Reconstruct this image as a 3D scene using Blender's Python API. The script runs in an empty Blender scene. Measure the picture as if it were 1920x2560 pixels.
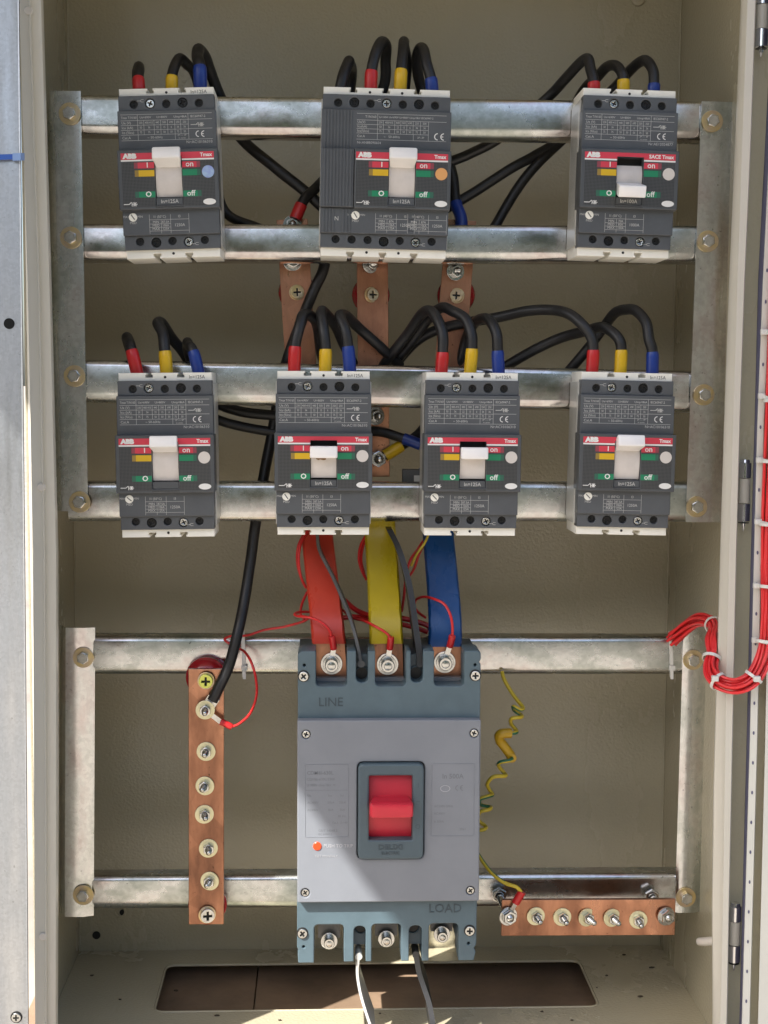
import bpy, math, random
from mathutils import Vector, Matrix, Euler
R = math.radians
random.seed(7)
scene = bpy.context.scene
COL = scene.collection

# ------------------------------------------------------------------ camera
FPX = 3620.0                      # focal length in photograph pixels (1920 x 2560)
CAM = Vector((0.0, -1.16, 0.62))
cam_d = bpy.data.cameras.new('camera')
cam_d.sensor_fit = 'VERTICAL'; cam_d.sensor_height = 36.0; cam_d.sensor_width = 27.0
cam_d.lens = 36.0 * FPX / 2560.0
cam_d.clip_start = 0.02; cam_d.clip_end = 800
cam = bpy.data.objects.new('camera', cam_d); COL.objects.link(cam)
CROT = (Matrix.Rotation(R(-2.4), 3, 'Z') @ Matrix.Rotation(R(90 - 5.0), 3, 'X') @ Matrix.Rotation(R(0.32), 3, 'Z'))
cam.location = CAM; cam.rotation_euler = CROT.to_euler()
scene.camera = cam

# ------------------------------------------------------------------ light
SUN = Vector((-1.24, -1.18, 1.76)).normalized()          # towards the sun
el = math.asin(SUN.z); az = math.atan2(SUN.x, SUN.y)
w = bpy.data.worlds.new('World'); scene.world = w; w.use_nodes = True
nt = w.node_tree; nt.nodes.clear()
sky = nt.nodes.new('ShaderNodeTexSky'); sky.sky_type = 'NISHITA'; sky.sun_disc = False
sky.sun_elevation = el; sky.sun_rotation = az; sky.dust_density = 3.0; sky.ozone_density = 1.0
bg = nt.nodes.new('ShaderNodeBackground'); bg.inputs['Strength'].default_value = 0.13
wo = nt.nodes.new('ShaderNodeOutputWorld')
nt.links.new(sky.outputs[0], bg.inputs[0]); nt.links.new(bg.outputs[0], wo.inputs[0])
sd = bpy.data.lights.new('sun', 'SUN'); sd.energy = 5.0; sd.angle = R(0.5); sd.color = (1.0, 0.95, 0.87)
so = bpy.data.objects.new('sun', sd); COL.objects.link(so)
so.rotation_euler = SUN.to_track_quat('Z', 'Y').to_euler()
vs = scene.view_settings
vs.view_transform = 'Standard'; vs.look = 'None'; vs.gamma = 1.0; vs.use_curve_mapping = False
vs.exposure = 1.08
scene.render.engine = 'CYCLES'

# ------------------------------------------------------------------ helpers
def P(px, py, Y):
    """point in the cabinet (Y in mm behind the breaker fronts) seen at a photograph pixel"""
    d = CROT @ Vector(((px - 960) / FPX, (1280 - py) / FPX, -1.0))
    t = (Y * 0.001 - CAM.y) / d.y
    return CAM + d * t

def tag(o, label=None, cat=None, group=None, kind=None):
    if label: o['label'] = label
    if cat: o['category'] = cat
    if group: o['group'] = group
    if kind: o['kind'] = kind
    return o

def empty(name, loc, rot=(0, 0, 0), label=None, cat=None, group=None):
    o = bpy.data.objects.new(name, None); COL.objects.link(o)
    o.location = loc; o.rotation_euler = rot; o.empty_display_size = 0.02
    return tag(o, label, cat, group)

def child(name, me, m=None, parent=None, loc=(0, 0, 0), rot=(0, 0, 0)):
    if m is not None and not me.materials: me.materials.append(m)
    o = bpy.data.objects.new(name, me); COL.objects.link(o)
    if parent is not None: o.parent = parent
    o.location = loc; o.rotation_euler = rot
    if m is not None and me.materials[0] != m:
        o.material_slots[0].link = 'OBJECT'; o.material_slots[0].material = m
    return o

PANEL = (math.pi / 2, 0, 0)
def prot(deg): return (math.pi / 2, R(-deg), 0)          # panel frame turned counter-clockwise by deg

def finish(me, ang=38):
    me.update()
    me.shade_smooth(); me.set_sharp_from_angle(angle=R(ang))
    return me

def mesh(name, V, F, ang=38, smooth=True):
    me = bpy.data.meshes.new(name); me.from_pydata([tuple(v) for v in V], [], F)
    me.validate()
    return finish(me, ang) if smooth else me

CACHE = {}
def cached(key, fn):
    if key not in CACHE: CACHE[key] = fn()
    return CACHE[key]

def circ(cx, cy, r, n=20, a0=0.0, a1=360.0):
    full = abs(a1 - a0) >= 360
    k = n if full else n + 1
    return [(cx + r * math.cos(R(a0 + (a1 - a0) * i / n)), cy + r * math.sin(R(a0 + (a1 - a0) * i / n))) for i in range(k)]

def ell(cx, cy, a, b, n=24):
    return [(cx + a * math.cos(2 * math.pi * i / n), cy + b * math.sin(2 * math.pi * i / n)) for i in range(n)]

def rect(x0, y0, x1, y1): return [(x0, y0), (x1, y0), (x1, y1), (x0, y1)]

def fillet(pts, r, seg=3):
    out = []; n = len(pts)
    rs = r if isinstance(r, (list, tuple)) else [r] * n
    for i in range(n):
        p = Vector(pts[i]); a = Vector(pts[i - 1]) - p; b = Vector(pts[(i + 1) % n]) - p
        rr_ = min(rs[i], a.length * 0.48, b.length * 0.48)
        if rr_ < 1e-4: out.append(tuple(p)); continue
        A = p + a.normalized() * rr_; B = p + b.normalized() * rr_
        for k in range(seg + 1):
            t = k / seg
            q = A.lerp(p, t).lerp(p.lerp(B, t), t); out.append((q.x, q.y))
    return out

def rr(x0, y0, x1, y1, r, seg=3): return fillet(rect(x0, y0, x1, y1), r, seg)

def plate(outline, z0, z1, holes=(), bevel=0.0, name='plate', ang=38):
    """flat piece cut from an outline (mm), with holes, from depth z0 to z1 (mm), edges rounded"""
    cu = bpy.data.curves.new(name, 'CURVE'); cu.dimensions = '2D'; cu.fill_mode = 'BOTH'
    s = 0.001
    for ring in [outline] + list(holes):
        sp = cu.splines.new('POLY'); sp.points.add(len(ring) - 1)
        for p, q in zip(sp.points, ring): p.co = (q[0] * s, q[1] * s, 0, 1)
        sp.use_cyclic_u = True
    h = (z1 - z0) * s; b = min(bevel * s, h * 0.45)
    cu.extrude = h / 2 - b; cu.bevel_depth = b; cu.bevel_resolution = 1 if b > 0 else 0; cu.offset = -b
    ob = bpy.data.objects.new(name, cu)
    me = bpy.data.meshes.new_from_object(ob)
    bpy.data.objects.remove(ob); bpy.data.curves.remove(cu)
    zc = (z0 + z1) / 2 * s
    for v in me.vertices: v.co.z += zc
    me.materials.clear()
    return finish(me, ang)

def text_mesh(items, z, name='lettering', depth=0.0):
    """items: (string, x, y, size, align[, bold[, xscale]]) in mm"""
    V = []; F = []
    for it in items:
        st, x, y, size, al = it[:5]; bold = it[5] if len(it) > 5 else 0.0; xs = it[6] if len(it) > 6 else 1.0
        cu = bpy.data.curves.new('t', 'FONT'); cu.body = st; cu.size = size * 0.001 * 1.38
        cu.align_x = al; cu.align_y = 'CENTER'; cu.offset = bold * 0.001; cu.resolution_u = 2
        cu.extrude = depth * 0.0005
        ob = bpy.data.objects.new('t', cu); me = bpy.data.meshes.new_from_object(ob)
        b = len(V)
        for v in me.vertices: V.append((v.co.x * xs + x * 0.001, v.co.y + y * 0.001, v.co.z + z * 0.001 + depth * 0.0005))
        for p in me.polygons: F.append([b + i for i in p.vertices])
        bpy.data.objects.remove(ob); bpy.data.curves.remove(cu); bpy.data.meshes.remove(me)
    return mesh(name, V, F, smooth=False)

def quads(rects, z, name='print'):
    V = []; F = []
    for (x0, y0, x1, y1) in rects:
        b = len(V)
        for x, y in rect(x0, y0, x1, y1): V.append((x * .001, y * .001, z * .001))
        F.append([b, b + 1, b + 2, b + 3])
    return mesh(name, V, F, smooth=False)

def lines(segs, z, wd=0.25):
    """thin printed lines: (x0,y0,x1,y1) in mm"""
    V = []; F = []
    for (x0, y0, x1, y1) in segs:
        d = Vector((x1 - x0, y1 - y0)).normalized(); n = Vector((-d.y, d.x)) * wd / 2
        b = len(V)
        for q in ((x0 + n.x, y0 + n.y), (x0 - n.x, y0 - n.y), (x1 - n.x, y1 - n.y), (x1 + n.x, y1 + n.y)):
            V.append((q[0] * .001, q[1] * .001, z * .001))
        F.append([b, b + 1, b + 2, b + 3])
    return mesh('lines', V, F, smooth=False)

def join(meshes, name='print'):
    V = []; F = []
    for me in meshes:
        b = len(V)
        V += [tuple(v.co) for v in me.vertices]
        F += [[b + i for i in p.vertices] for p in me.polygons]
    return mesh(name, V, F, smooth=False)

def lathe(profile, n=24, name='lathe', ang=35):
    """profile: (radius, z) in mm, turned about local z; closed on the axis where radius is 0"""
    V = []; F = []; idx = []
    for (r, z) in profile:
        if r < 1e-6: idx.append([len(V)]); V.append((0, 0, z * .001))
        else:
            idx.append(list(range(len(V), len(V) + n)))
            for i in range(n):
                a = 2 * math.pi * i / n; V.append((r * .001 * math.cos(a), r * .001 * math.sin(a), z * .001))
    for A, B in zip(idx[:-1], idx[1:]):
        for i in range(n):
            j = (i + 1) % n
            if len(A) == 1 and len(B) == 1: continue
            if len(A) == 1: F.append([A[0], B[j], B[i]])
            elif len(B) == 1: F.append([A[i], A[j], B[0]])
            else: F.append([A[i], A[j], B[j], B[i]])
    me = mesh(name, V, F, ang)
    me.flip_normals() if False else None
    return me

def catmull(pts, per=7):
    out = []; n = len(pts)
    for i in range(n - 1):
        p0 = pts[max(i - 1, 0)]; p1 = pts[i]; p2 = pts[i + 1]; p3 = pts[min(i + 2, n - 1)]
        for k in range(per):
            t = k / per
            out.append(0.5 * ((2 * p1) + (p2 - p0) * t + (2 * p0 - 5 * p1 + 4 * p2 - p3) * t * t + (3 * p1 - p0 - 3 * p2 + p3) * t ** 3))
    out.append(pts[-1])
    return out

def frames(path):
    T = []
    for i in range(len(path)):
        a = path[max(i - 1, 0)]; b = path[min(i + 1, len(path) - 1)]
        d = (b - a); T.append(d.normalized() if d.length > 1e-9 else Vector((0, 0, 1)))
    n = Vector((0, 1, 0)); n = (n - T[0] * n.dot(T[0]))
    if n.length < 1e-3: n = Vector((1, 0, 0)); n = (n - T[0] * n.dot(T[0]))
    n.normalize(); N = []
    for t in T:
        n = n - t * n.dot(t); n.normalize(); N.append(n.copy())
    return T, N

def tube(path, r, org, n=12, cap=True, name='tube', stripe=None):
    """path: world points; r mm (number or list); verts relative to org"""
    T, N = frames(path); V = []; F = []; mi = []
    for i, p in enumerate(path):
        rad = (r[i] if isinstance(r, (list, tuple)) else r) * .001
        b = T[i].cross(N[i])
        for k in range(n):
            a = 2 * math.pi * k / n
            V.append(p + (N[i] * math.cos(a) + b * math.sin(a)) * rad - org)
    for i in range(len(path) - 1):
        for k in range(n):
            l = (k + 1) % n
            F.append([i * n + k, i * n + l, (i + 1) * n + l, (i + 1) * n + k])
            if stripe: mi.append(1 if ((k + int(i * stripe)) % n) < n * 0.22 else 0)
    if cap:
        F.append(list(range(n))[::-1]); F.append([(len(path) - 1) * n + k for k in range(n)])
        if stripe: mi += [0, 0]
    me = bpy.data.meshes.new(name); me.from_pydata([tuple(v) for v in V], [], F)
    if stripe:
        for p, m_ in zip(me.polygons, mi): p.material_index = m_
    return finish(me, 45)

def ribbon(path, wvec, wid, th, org, name='ribbon', soft=False):
    """flat strip: follows path, width along wvec (world, mm), thickness th mm"""
    V = []; F = []
    T, _ = frames(path)
    for i, p in enumerate(path):
        wv = wvec[i] if isinstance(wvec, list) else wvec
        wv = wv.normalized(); ww = (wid[i] if isinstance(wid, list) else wid) * .0005
        nv = T[i].cross(wv).normalized() * th * .0005
        if not soft: sec = (wv * ww + nv, -wv * ww + nv, -wv * ww - nv, wv * ww - nv)
        else:
            e_ = wv * th * .0003; b_ = 1 + .25 * math.sin(i * .9) * .12
            sec = [(wv * ww - e_) * b_ + nv, -(wv * ww - e_) * b_ + nv, -wv * ww + e_ * .35 + nv * .6, -wv * ww, -wv * ww + e_ * .35 - nv * .6, -(wv * ww - e_) * b_ - nv, (wv * ww - e_) * b_ - nv, wv * ww - e_ * .35 - nv * .6, wv * ww, wv * ww - e_ * .35 + nv * .6]
        for q in sec: V.append(p + q - org)
    m = len(path); c = len(sec)
    for i in range(m - 1):
        for k in range(c):
            l = (k + 1) % c; F.append([i * c + k, i * c + l, i * c + c + l, i * c + c + k])
    F.append(list(range(c))[::-1]); F.append([(m - 1) * c + k for k in range(c)])
    return mesh(name, V, F, 28 if soft else 30)

def loft(cols, org, name='loft', ang=30):
    V = []; F = []; n = len(cols[0])
    for c in cols:
        for p in c: V.append(p - org)
    for i in range(len(cols) - 1):
        for j in range(n - 1):
            F.append([i * n + j, i * n + j + 1, (i + 1) * n + j + 1, (i + 1) * n + j])
    return mesh(name, V, F, ang)

def extrude_profile(prof, L, axis='x', closed=True, name='profile', seg=1):
    """prof: (a, z) mm; swept along local x (a = y) or local y (a = x) from -L/2 to L/2 (mm)"""
    V = []; F = []; n = len(prof)
    for i in range(seg + 1):
        t = (-L / 2 + L * i / seg) * .001
        for a, z in prof:
            V.append((t, a * .001, z * .001) if axis == 'x' else (a * .001, t, z * .001))
    for i in range(seg):
        for k in range(n if closed else n - 1):
            l = (k + 1) % n; F.append([i * n + k, i * n + l, (i + 1) * n + l, (i + 1) * n + k])
    if closed:
        F.append(list(range(n))); F.append([seg * n + k for k in range(n)][::-1])
    me = bpy.data.meshes.new(name); me.from_pydata(V, [], F)
    import bmesh
    bm = bmesh.new(); bm.from_mesh(me); bmesh.ops.recalc_face_normals(bm, faces=bm.faces); bm.to_mesh(me); bm.free()
    return finish(me, 32)

# ------------------------------------------------------------------ materials
def mat(name, col, rough=0.5, metal=0.0, bump=0.0, bscale=400, var=0.0, vscale=40, rvar=0.0, spec=0.5, coat=0.0,
        col2=None, wave=0.0, wscale=8, detail=4, trans=0.0, alpha=1.0, sss=0.0, ramp=None, stretch=None):
    m = bpy.data.materials.new(name); m.use_nodes = True
    t = m.node_tree; b = t.nodes['Principled BSDF']
    b.inputs['Base Color'].default_value = (*col, 1); b.inputs['Roughness'].default_value = rough
    b.inputs['Metallic'].default_value = metal; b.inputs['Specular IOR Level'].default_value = spec
    if coat: b.inputs['Coat Weight'].default_value = coat; b.inputs['Coat Roughness'].default_value = 0.12
    if trans: b.inputs['Transmission Weight'].default_value = trans
    if sss:
        b.inputs['Subsurface Weight'].default_value = sss; b.inputs['Subsurface Radius'].default_value = (.002, .002, .002)
    tc = t.nodes.new('ShaderNodeTexCoord'); L = t.links.new
    geo = t.nodes.new('ShaderNodeNewGeometry')
    pos = geo.outputs['Position']
    if var or col2 or ramp:
        n = t.nodes.new('ShaderNodeTexNoise'); n.inputs['Scale'].default_value = vscale; n.inputs['Detail'].default_value = detail
        n.inputs['Roughness'].default_value = 0.62
        if stretch:
            mp_ = t.nodes.new('ShaderNodeMapping'); mp_.inputs['Scale'].default_value = stretch
            L(pos, mp_.inputs['Vector']); L(mp_.outputs[0], n.inputs['Vector'])
        else: L(pos, n.inputs['Vector'])
        rp = t.nodes.new('ShaderNodeValToRGB')
        c2 = col2 if col2 else tuple(max(0, c * (1 - var)) for c in col)
        c1 = col if col2 else tuple(min(1, c * (1 + var)) for c in col)
        rp.color_ramp.elements[0].position = 0.34; rp.color_ramp.elements[1].position = 0.66
        rp.color_ramp.elements[0].color = (*c2, 1); rp.color_ramp.elements[1].color = (*c1, 1)
        if ramp:
            rp.color_ramp.elements[0].position = .28; rp.color_ramp.elements[0].color = (*ramp[0], 1)
            rp.color_ramp.elements[1].position = .72; rp.color_ramp.elements[1].color = (*ramp[-1], 1)
            for k, c_ in enumerate(ramp[1:-1]):
                e_ = rp.color_ramp.elements.new(.28 + .44 * (k + 1) / (len(ramp) - 1)); e_.color = (*c_, 1)
        L(n.outputs['Fac'], rp.inputs[0]); L(rp.outputs[0], b.inputs['Base Color'])
        if rvar:
            mr = t.nodes.new('ShaderNodeMapRange')
            mr.inputs['To Min'].default_value = rough + rvar; mr.inputs['To Max'].default_value = max(0.03, rough - rvar)
            mr.inputs['From Min'].default_value = 0.3; mr.inputs['From Max'].default_value = 0.7
            L(n.outputs['Fac'], mr.inputs['Value']); L(mr.outputs[0], b.inputs['Roughness'])
    prev = None
    if bump:
        n2 = t.nodes.new('ShaderNodeTexNoise'); n2.inputs['Scale'].default_value = bscale; n2.inputs['Detail'].default_value = 2
        L(pos, n2.inputs['Vector'])
        bp = t.nodes.new('ShaderNodeBump'); bp.inputs['Strength'].default_value = bump; bp.inputs['Distance'].default_value = 0.001
        L(n2.outputs['Fac'], bp.inputs['Height']); prev = bp
        L(bp.outputs[0], b.inputs['Normal'])
    if wave:
        n3 = t.nodes.new('ShaderNodeTexNoise'); n3.inputs['Scale'].default_value = wscale; n3.inputs['Detail'].default_value = 1
        if stretch:
            mq_ = t.nodes.new('ShaderNodeMapping'); mq_.inputs['Scale'].default_value = stretch
            L(pos, mq_.inputs['Vector']); L(mq_.outputs[0], n3.inputs['Vector'])
        else: L(pos, n3.inputs['Vector'])
        bq = t.nodes.new('ShaderNodeBump'); bq.inputs['Strength'].default_value = wave; bq.inputs['Distance'].default_value = 0.01
        L(n3.outputs['Fac'], bq.inputs['Height'])
        if prev: L(prev.outputs[0], bq.inputs['Normal'])
        L(bq.outputs[0], b.inputs['Normal'])
    return m

paint = mat('beige_paint', (.455, .415, .300), .25, bump=.5, bscale=380, var=.04, vscale=5, rvar=.08, stretch=(1, 1, .4), detail=6, coat=.15)
paint_lip = mat('sun_lightened_lip_paint', (.60, .575, .50), .28, bump=.05, bscale=300, var=.02, vscale=9)  # beige lightened to stand in for direct sun on the lip
paint_door = mat('pale_door_paint', (.66, .66, .60), .35, bump=.06, bscale=300, var=.03, vscale=9)
galv = mat('galvanised_steel', (.6, .6, .6), .25, 1.0, stretch=(.6, 1, 1), bump=.07, bscale=130, vscale=22, rvar=.14, wave=.25, wscale=9, detail=10, ramp=[(.31, .345, .31), (.47, .50, .47), (.66, .67, .66), (.57, .52, .51), (.74, .74, .73)])  # zinc mottle; its green and pink patches stand in for mirrored surroundings
galv_up = mat('galvanised_upright_steel', (.6, .6, .6), .22, 1.0, stretch=(1, 1, .45), bump=.07, bscale=130, vscale=22, rvar=.14, wave=.5, wscale=9, detail=10, ramp=[(.31, .345, .31), (.47, .50, .47), (.66, .67, .66), (.57, .52, .51), (.74, .74, .73)])  # same ramp: mirrored green and pink put into the zinc colour
def speckle(m, scale, lo, amt):
    t = m.node_tree; b = t.nodes['Principled BSDF']; g = t.nodes.new('ShaderNodeNewGeometry')
    src = b.inputs['Base Color'].links[0].from_socket
    v = t.nodes.new('ShaderNodeTexVoronoi'); v.inputs['Scale'].default_value = scale; t.links.new(g.outputs['Position'], v.inputs['Vector'])
    rm = t.nodes.new('ShaderNodeMapRange'); rm.inputs['To Min'].default_value = 1 - amt; rm.inputs['To Max'].default_value = 1 + amt * .5
    sep = t.nodes.new('ShaderNodeSeparateColor'); t.links.new(v.outputs['Color'], sep.inputs[0]); t.links.new(sep.outputs[0], rm.inputs['Value'])
    n = t.nodes.new('ShaderNodeTexNoise'); n.inputs['Scale'].default_value = 330; n.inputs['Detail'].default_value = 3; t.links.new(g.outputs['Position'], n.inputs['Vector'])
    rs = t.nodes.new('ShaderNodeMapRange'); rs.inputs['From Min'].default_value = .25; rs.inputs['From Max'].default_value = .31; rs.inputs['To Min'].default_value = lo
    t.links.new(n.outputs['Fac'], rs.inputs['Value'])
    m1 = t.nodes.new('ShaderNodeMath'); m1.operation = 'MULTIPLY'; t.links.new(rm.outputs[0], m1.inputs[0]); t.links.new(rs.outputs[0], m1.inputs[1])
    mx = t.nodes.new('ShaderNodeVectorMath'); mx.operation = 'SCALE'; t.links.new(src, mx.inputs[0]); t.links.new(m1.outputs[0], mx.inputs['Scale'])
    t.links.new(mx.outputs[0], b.inputs['Base Color'])
speckle(galv, 320, .45, .10)
speckle(galv_up, 320, .45, .10)
galv_sheet = mat('galvanised_sheet', (.62, .64, .66), .40, 1.0, bump=.04, bscale=500, vscale=70, rvar=.12, detail=10, stretch=(1, 1, .12), ramp=[(.38, .41, .44), (.48, .51, .55), (.62, .65, .69)])
speckle(galv_sheet, 520, .7, .08)
zinc = mat('zinc_plated_steel', (.60, .60, .58), .22, 1.0, var=.15, vscale=200)
zincy = mat('yellow_passivated_zinc', (.70, .56, .28), .32, 1.0, col2=(.62, .50, .38), vscale=110)
chrome = mat('chromed_steel', (.75, .75, .76), .10, 1.0)
copper = mat('copper', (.6, .3, .1), .34, 1.0, bump=.10, bscale=200, vscale=26, rvar=.16, detail=10, stretch=(1, 1, .3), ramp=[(.19, .10, .068), (.36, .175, .108), (.52, .26, .16), (.30, .17, .12)])
speckle(copper, 60, .45, .12)
darkp = mat('dark_grey_plastic', (.084, .091, .100), .40, bump=.05, bscale=1500, var=.12, vscale=28, rvar=.10, detail=9)
facep = mat('face_grey_plastic', (.074, .080, .087), .38, bump=.05, bscale=1500, var=.12, vscale=28, rvar=.10, detail=9)
blackp = mat('black_recess', (.008, .008, .008), .5)
blackscrew = mat('blackened_screw', (.02, .02, .02), .3, .6)
whitep = mat('white_plastic', (.88, .865, .79), .42, bump=.04, bscale=900, var=.03, vscale=50)
sidep = mat('pale_grey_plastic', (.50, .50, .47), .28, bump=.03, bscale=900, var=.05, vscale=30)
handlep = mat('handle_white_plastic', (.90, .885, .875), .34, var=.02, vscale=70)
skirtp = mat('slider_grey_plastic', (.64, .595, .56), .4, var=.06, vscale=70)
ink = mat('pale_ink', (.50, .50, .48), .6)
inkw = mat('white_ink', (.78, .78, .76), .5)
inkg = mat('grey_ink', (.12, .12, .11), .6)
redp = mat('red_print', (.62, .045, .075), .4)
yelp = mat('yellow_print', (.66, .42, .01), .45)
grnp = mat('green_print', (.008, .22, .10), .45)
redf = mat('faded_red_print', (.26, .05, .07), .45)
yelf = mat('faded_yellow_print', (.30, .20, .04), .45)
grnf = mat('faded_green_print', (.03, .12, .08), .45)
stick = mat('pale_sticker', (.66, .62, .58), .35)
stick_o = mat('orange_sticker', (.75, .38, .14), .3)
stick_b = mat('holographic_sticker', (.30, .34, .72), .2, .3, col2=(.45, .62, .75), vscale=160)
rubber = mat('black_cable_sheath', (.013, .013, .014), .42, bump=.12, bscale=500, var=.2, vscale=60)
slr = mat('red_sleeve', (.52, .020, .022), .3, bump=.05, bscale=200, var=.06, vscale=60)
sly = mat('yellow_sleeve', (.66, .42, .015), .3, bump=.05, bscale=200, var=.06, vscale=60)
slb = mat('blue_sleeve', (.012, .04, .24), .3, bump=.05, bscale=200, var=.06, vscale=60)
busr = mat('red_bar_insulation', (.50, .042, .022), .30, bump=.5, bscale=45, var=.08, vscale=25, rvar=.08, stretch=(1, 1, .5))
busy = mat('yellow_bar_insulation', (.45, .345, .010), .30, bump=.5, bscale=45, var=.08, vscale=25, rvar=.08, stretch=(1, 1, .5))
busb = mat('blue_bar_insulation', (.006, .056, .20), .30, bump=.5, bscale=45, var=.08, vscale=25, rvar=.08, stretch=(1, 1, .5))
redwire = mat('red_wire', (.60, .022, .022), .34)
bundle = mat('red_wire_bundle', (.72, .03, .035), .34)
insul = mat('red_insulator', (.36, .010, .018), .22, coat=.4)
pvcy = mat('earth_wire_yellow', (.56, .42, .03), .4)
pvcg = mat('earth_wire_green', (.015, .13, .06), .4)
tape = mat('yellow_tape', (.50, .30, .012), .34, bump=.35, bscale=260)
nylon = mat('nylon_tie', (.68, .68, .64), .35, sss=.1)
mbody = mat('main_body_blue_grey', (.080, .124, .150), .42, bump=.06, bscale=1300, var=.07, vscale=50)
mdark = mat('main_frame_blue_grey', (.066, .100, .122), .40, bump=.05, bscale=1300, var=.05, vscale=50)
mcover = mat('main_cover_grey', (.195, .212, .242), .42, bump=.05, bscale=1400, var=.05, vscale=22, rvar=.08, detail=9)
mred = mat('red_handle_plastic', (.56, .022, .045), .34, var=.05, vscale=60)
mredd = mat('red_slider_plastic', (.50, .020, .040), .42, var=.05, vscale=60)
button = mat('orange_button', (.75, .06, .012), .35)
embl = mat('engraved_mark', (.14, .155, .175), .5)
embd = mat('raised_mark_shade', (.040, .062, .078), .42)  # darker than the body, standing in for shade at the raised letter edges
embw = mat('pale_mark', (.36, .37, .40), .5)
barrier = mat('grey_barrier_sheet', (.07, .07, .066), .4, var=.1, vscale=60)
barrierd = mat('dark_barrier_sheet', (.018, .018, .018), .42, var=.1, vscale=60)
barrierw = mat('pale_barrier_sheet', (.45, .45, .43), .25)
wood = mat('brown_board', (.24, .165, .11), .7, bump=.2, bscale=120, var=.25, vscale=14, detail=8)
soil = mat('sandy_concrete_ground', (.33, .295, .25), .9, bump=.3, bscale=20, var=.2, vscale=3, detail=8)
shade_boardm = mat('shade_board_sheet', (.35, .35, .34), .6, var=.1, vscale=3)
gasket = mat('blue_grey_gasket', (.10, .10, .17), .6)
bluep = mat('blue_strap', (.03, .10, .42), .35)
peg = mat('pale_nylon_peg', (.60, .56, .50), .4)

# face grip pattern: fine moulded dots
gm = mat('moulded_dot_plastic', (.050, .053, .055), .45)
t = gm.node_tree; tc = t.nodes.new('ShaderNodeTexCoord')
vo = t.nodes.new('ShaderNodeTexVoronoi'); vo.inputs['Scale'].default_value = 900; vo.inputs['Randomness'].default_value = 0.0
t.links.new(tc.outputs['Object'], vo.inputs['Vector'])
r_ = t.nodes.new('ShaderNodeValToRGB'); r_.color_ramp.elements[0].color = (.020, .021, .022, 1); r_.color_ramp.elements[1].color = (.072, .075, .076, 1)
r_.color_ramp.elements[0].position = .25; r_.color_ramp.elements[1].position = .5
t.links.new(vo.outputs['Distance'], r_.inputs[0]); t.links.new(r_.outputs[0], t.nodes['Principled BSDF'].inputs['Base Color'])

# ------------------------------------------------------------------ ground and added shade board (outside the frame: bounce and shade)
FLOOR_Z = (P(195, 2379, 240).z + P(1646, 2361, 240).z) / 2
GZ = FLOOR_Z - 0.0345
def slab(name, x0, y0, x1, y1, z0, z1, m, kind='structure'):
    V = [(x0, y0, z0), (x1, y0, z0), (x1, y1, z0), (x0, y1, z0), (x0, y0, z1), (x1, y0, z1), (x1, y1, z1), (x0, y1, z1)]
    F = [[3, 2, 1, 0], [4, 5, 6, 7], [0, 1, 5, 4], [1, 2, 6, 5], [2, 3, 7, 6], [3, 0, 4, 7]]
    o = child(name, mesh(name, V, F, smooth=False), m); o['kind'] = kind
    return o
g = child('ground', mesh('ground', [(-300, -300, GZ), (300, -300, GZ), (300, 300, GZ), (-300, 300, GZ)], [[0, 1, 2, 3]], smooth=False), soil)
g['kind'] = 'structure'
p0 = P(838, 2108, -1)
CH = 1.0
cx0 = p0.x + SUN.x / SUN.z * CH; cy0 = p0.y + SUN.y / SUN.z * CH
slab('shade_board', cx0, -0.92, .22, .04, p0.z + CH, p0.z + CH + .02, shade_boardm)  # unseen board, added only to keep the sun off most of the cabinet

# unseen row of leaves, added behind the camera for the bare metal to mirror
leafm = mat('added_hedge_leaves', (.07, .13, .035), .5, var=.5, vscale=2.5, detail=6)
def added_hedge():
    rnd = random.Random(3); V = []; F = []
    def leafq(c, s_):
        a = Vector((rnd.uniform(-1, 1), rnd.uniform(-1, 1), rnd.uniform(-1, 1))).normalized(); b_ = a.orthogonal().normalized(); c_ = a.cross(b_)
        b = len(V)
        for q in (b_, c_ * .6, -b_, -c_ * .6): V.append(c + q * s_)
        F.append([b, b + 1, b + 2, b + 3])
    for k in range(9000):
        x = rnd.uniform(-9, 9); top = 2.1 + .45 * math.sin(x * 1.3) + .3 * math.sin(x * 3.1 + 1)
        z = GZ + top * rnd.random() ** .8
        leafq(Vector((x, -5.6 - rnd.uniform(-.35, .6) - .2 * math.sin(x * 2.2), z)), rnd.uniform(.09, .2))
    return mesh('added_hedge', V, F, smooth=False)
hg = child('added_hedge', added_hedge(), leafm); hg['kind'] = 'stuff'
# ------------------------------------------------------------------ cabinet
YB = 240
cab = empty('electrical_cabinet', (P(960, 1280, YB).x, .24, FLOOR_Z), label='beige painted steel cabinet, open, that houses all the breakers', cat='cabinet')
CO = cab.location.copy()
ys = [-500, -260, -60, 0, 350, 700, 1040, 1380, 1680, 1980, 2270, 2560, 2700]
def interp(tab, y):
    if y <= tab[0][0]:
        (a, b), (c, d) = tab[0], tab[1]
    elif y >= tab[-1][0]:
        (a, b), (c, d) = tab[-2], tab[-1]
    else:
        for i in range(len(tab) - 1):
            if tab[i][0] <= y <= tab[i + 1][0]:
                (a, b), (c, d) = tab[i], tab[i + 1]; break
    return b + (d - b) * (y - a) / (c - a)
def colm(tab, Y, dx=0): return [P(interp(tab, y) + dx, y, Y) for y in ys]
LO = [(0, 48), (700, 69), (1380, 83), (1980, 85), (2560, 88)]
LR = [(0, 75), (700, 98), (1380, 112), (1980, 115), (2560, 116)]
LI = [(0, 108), (700, 129), (1380, 146), (1980, 146.5), (2560, 145)]
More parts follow.
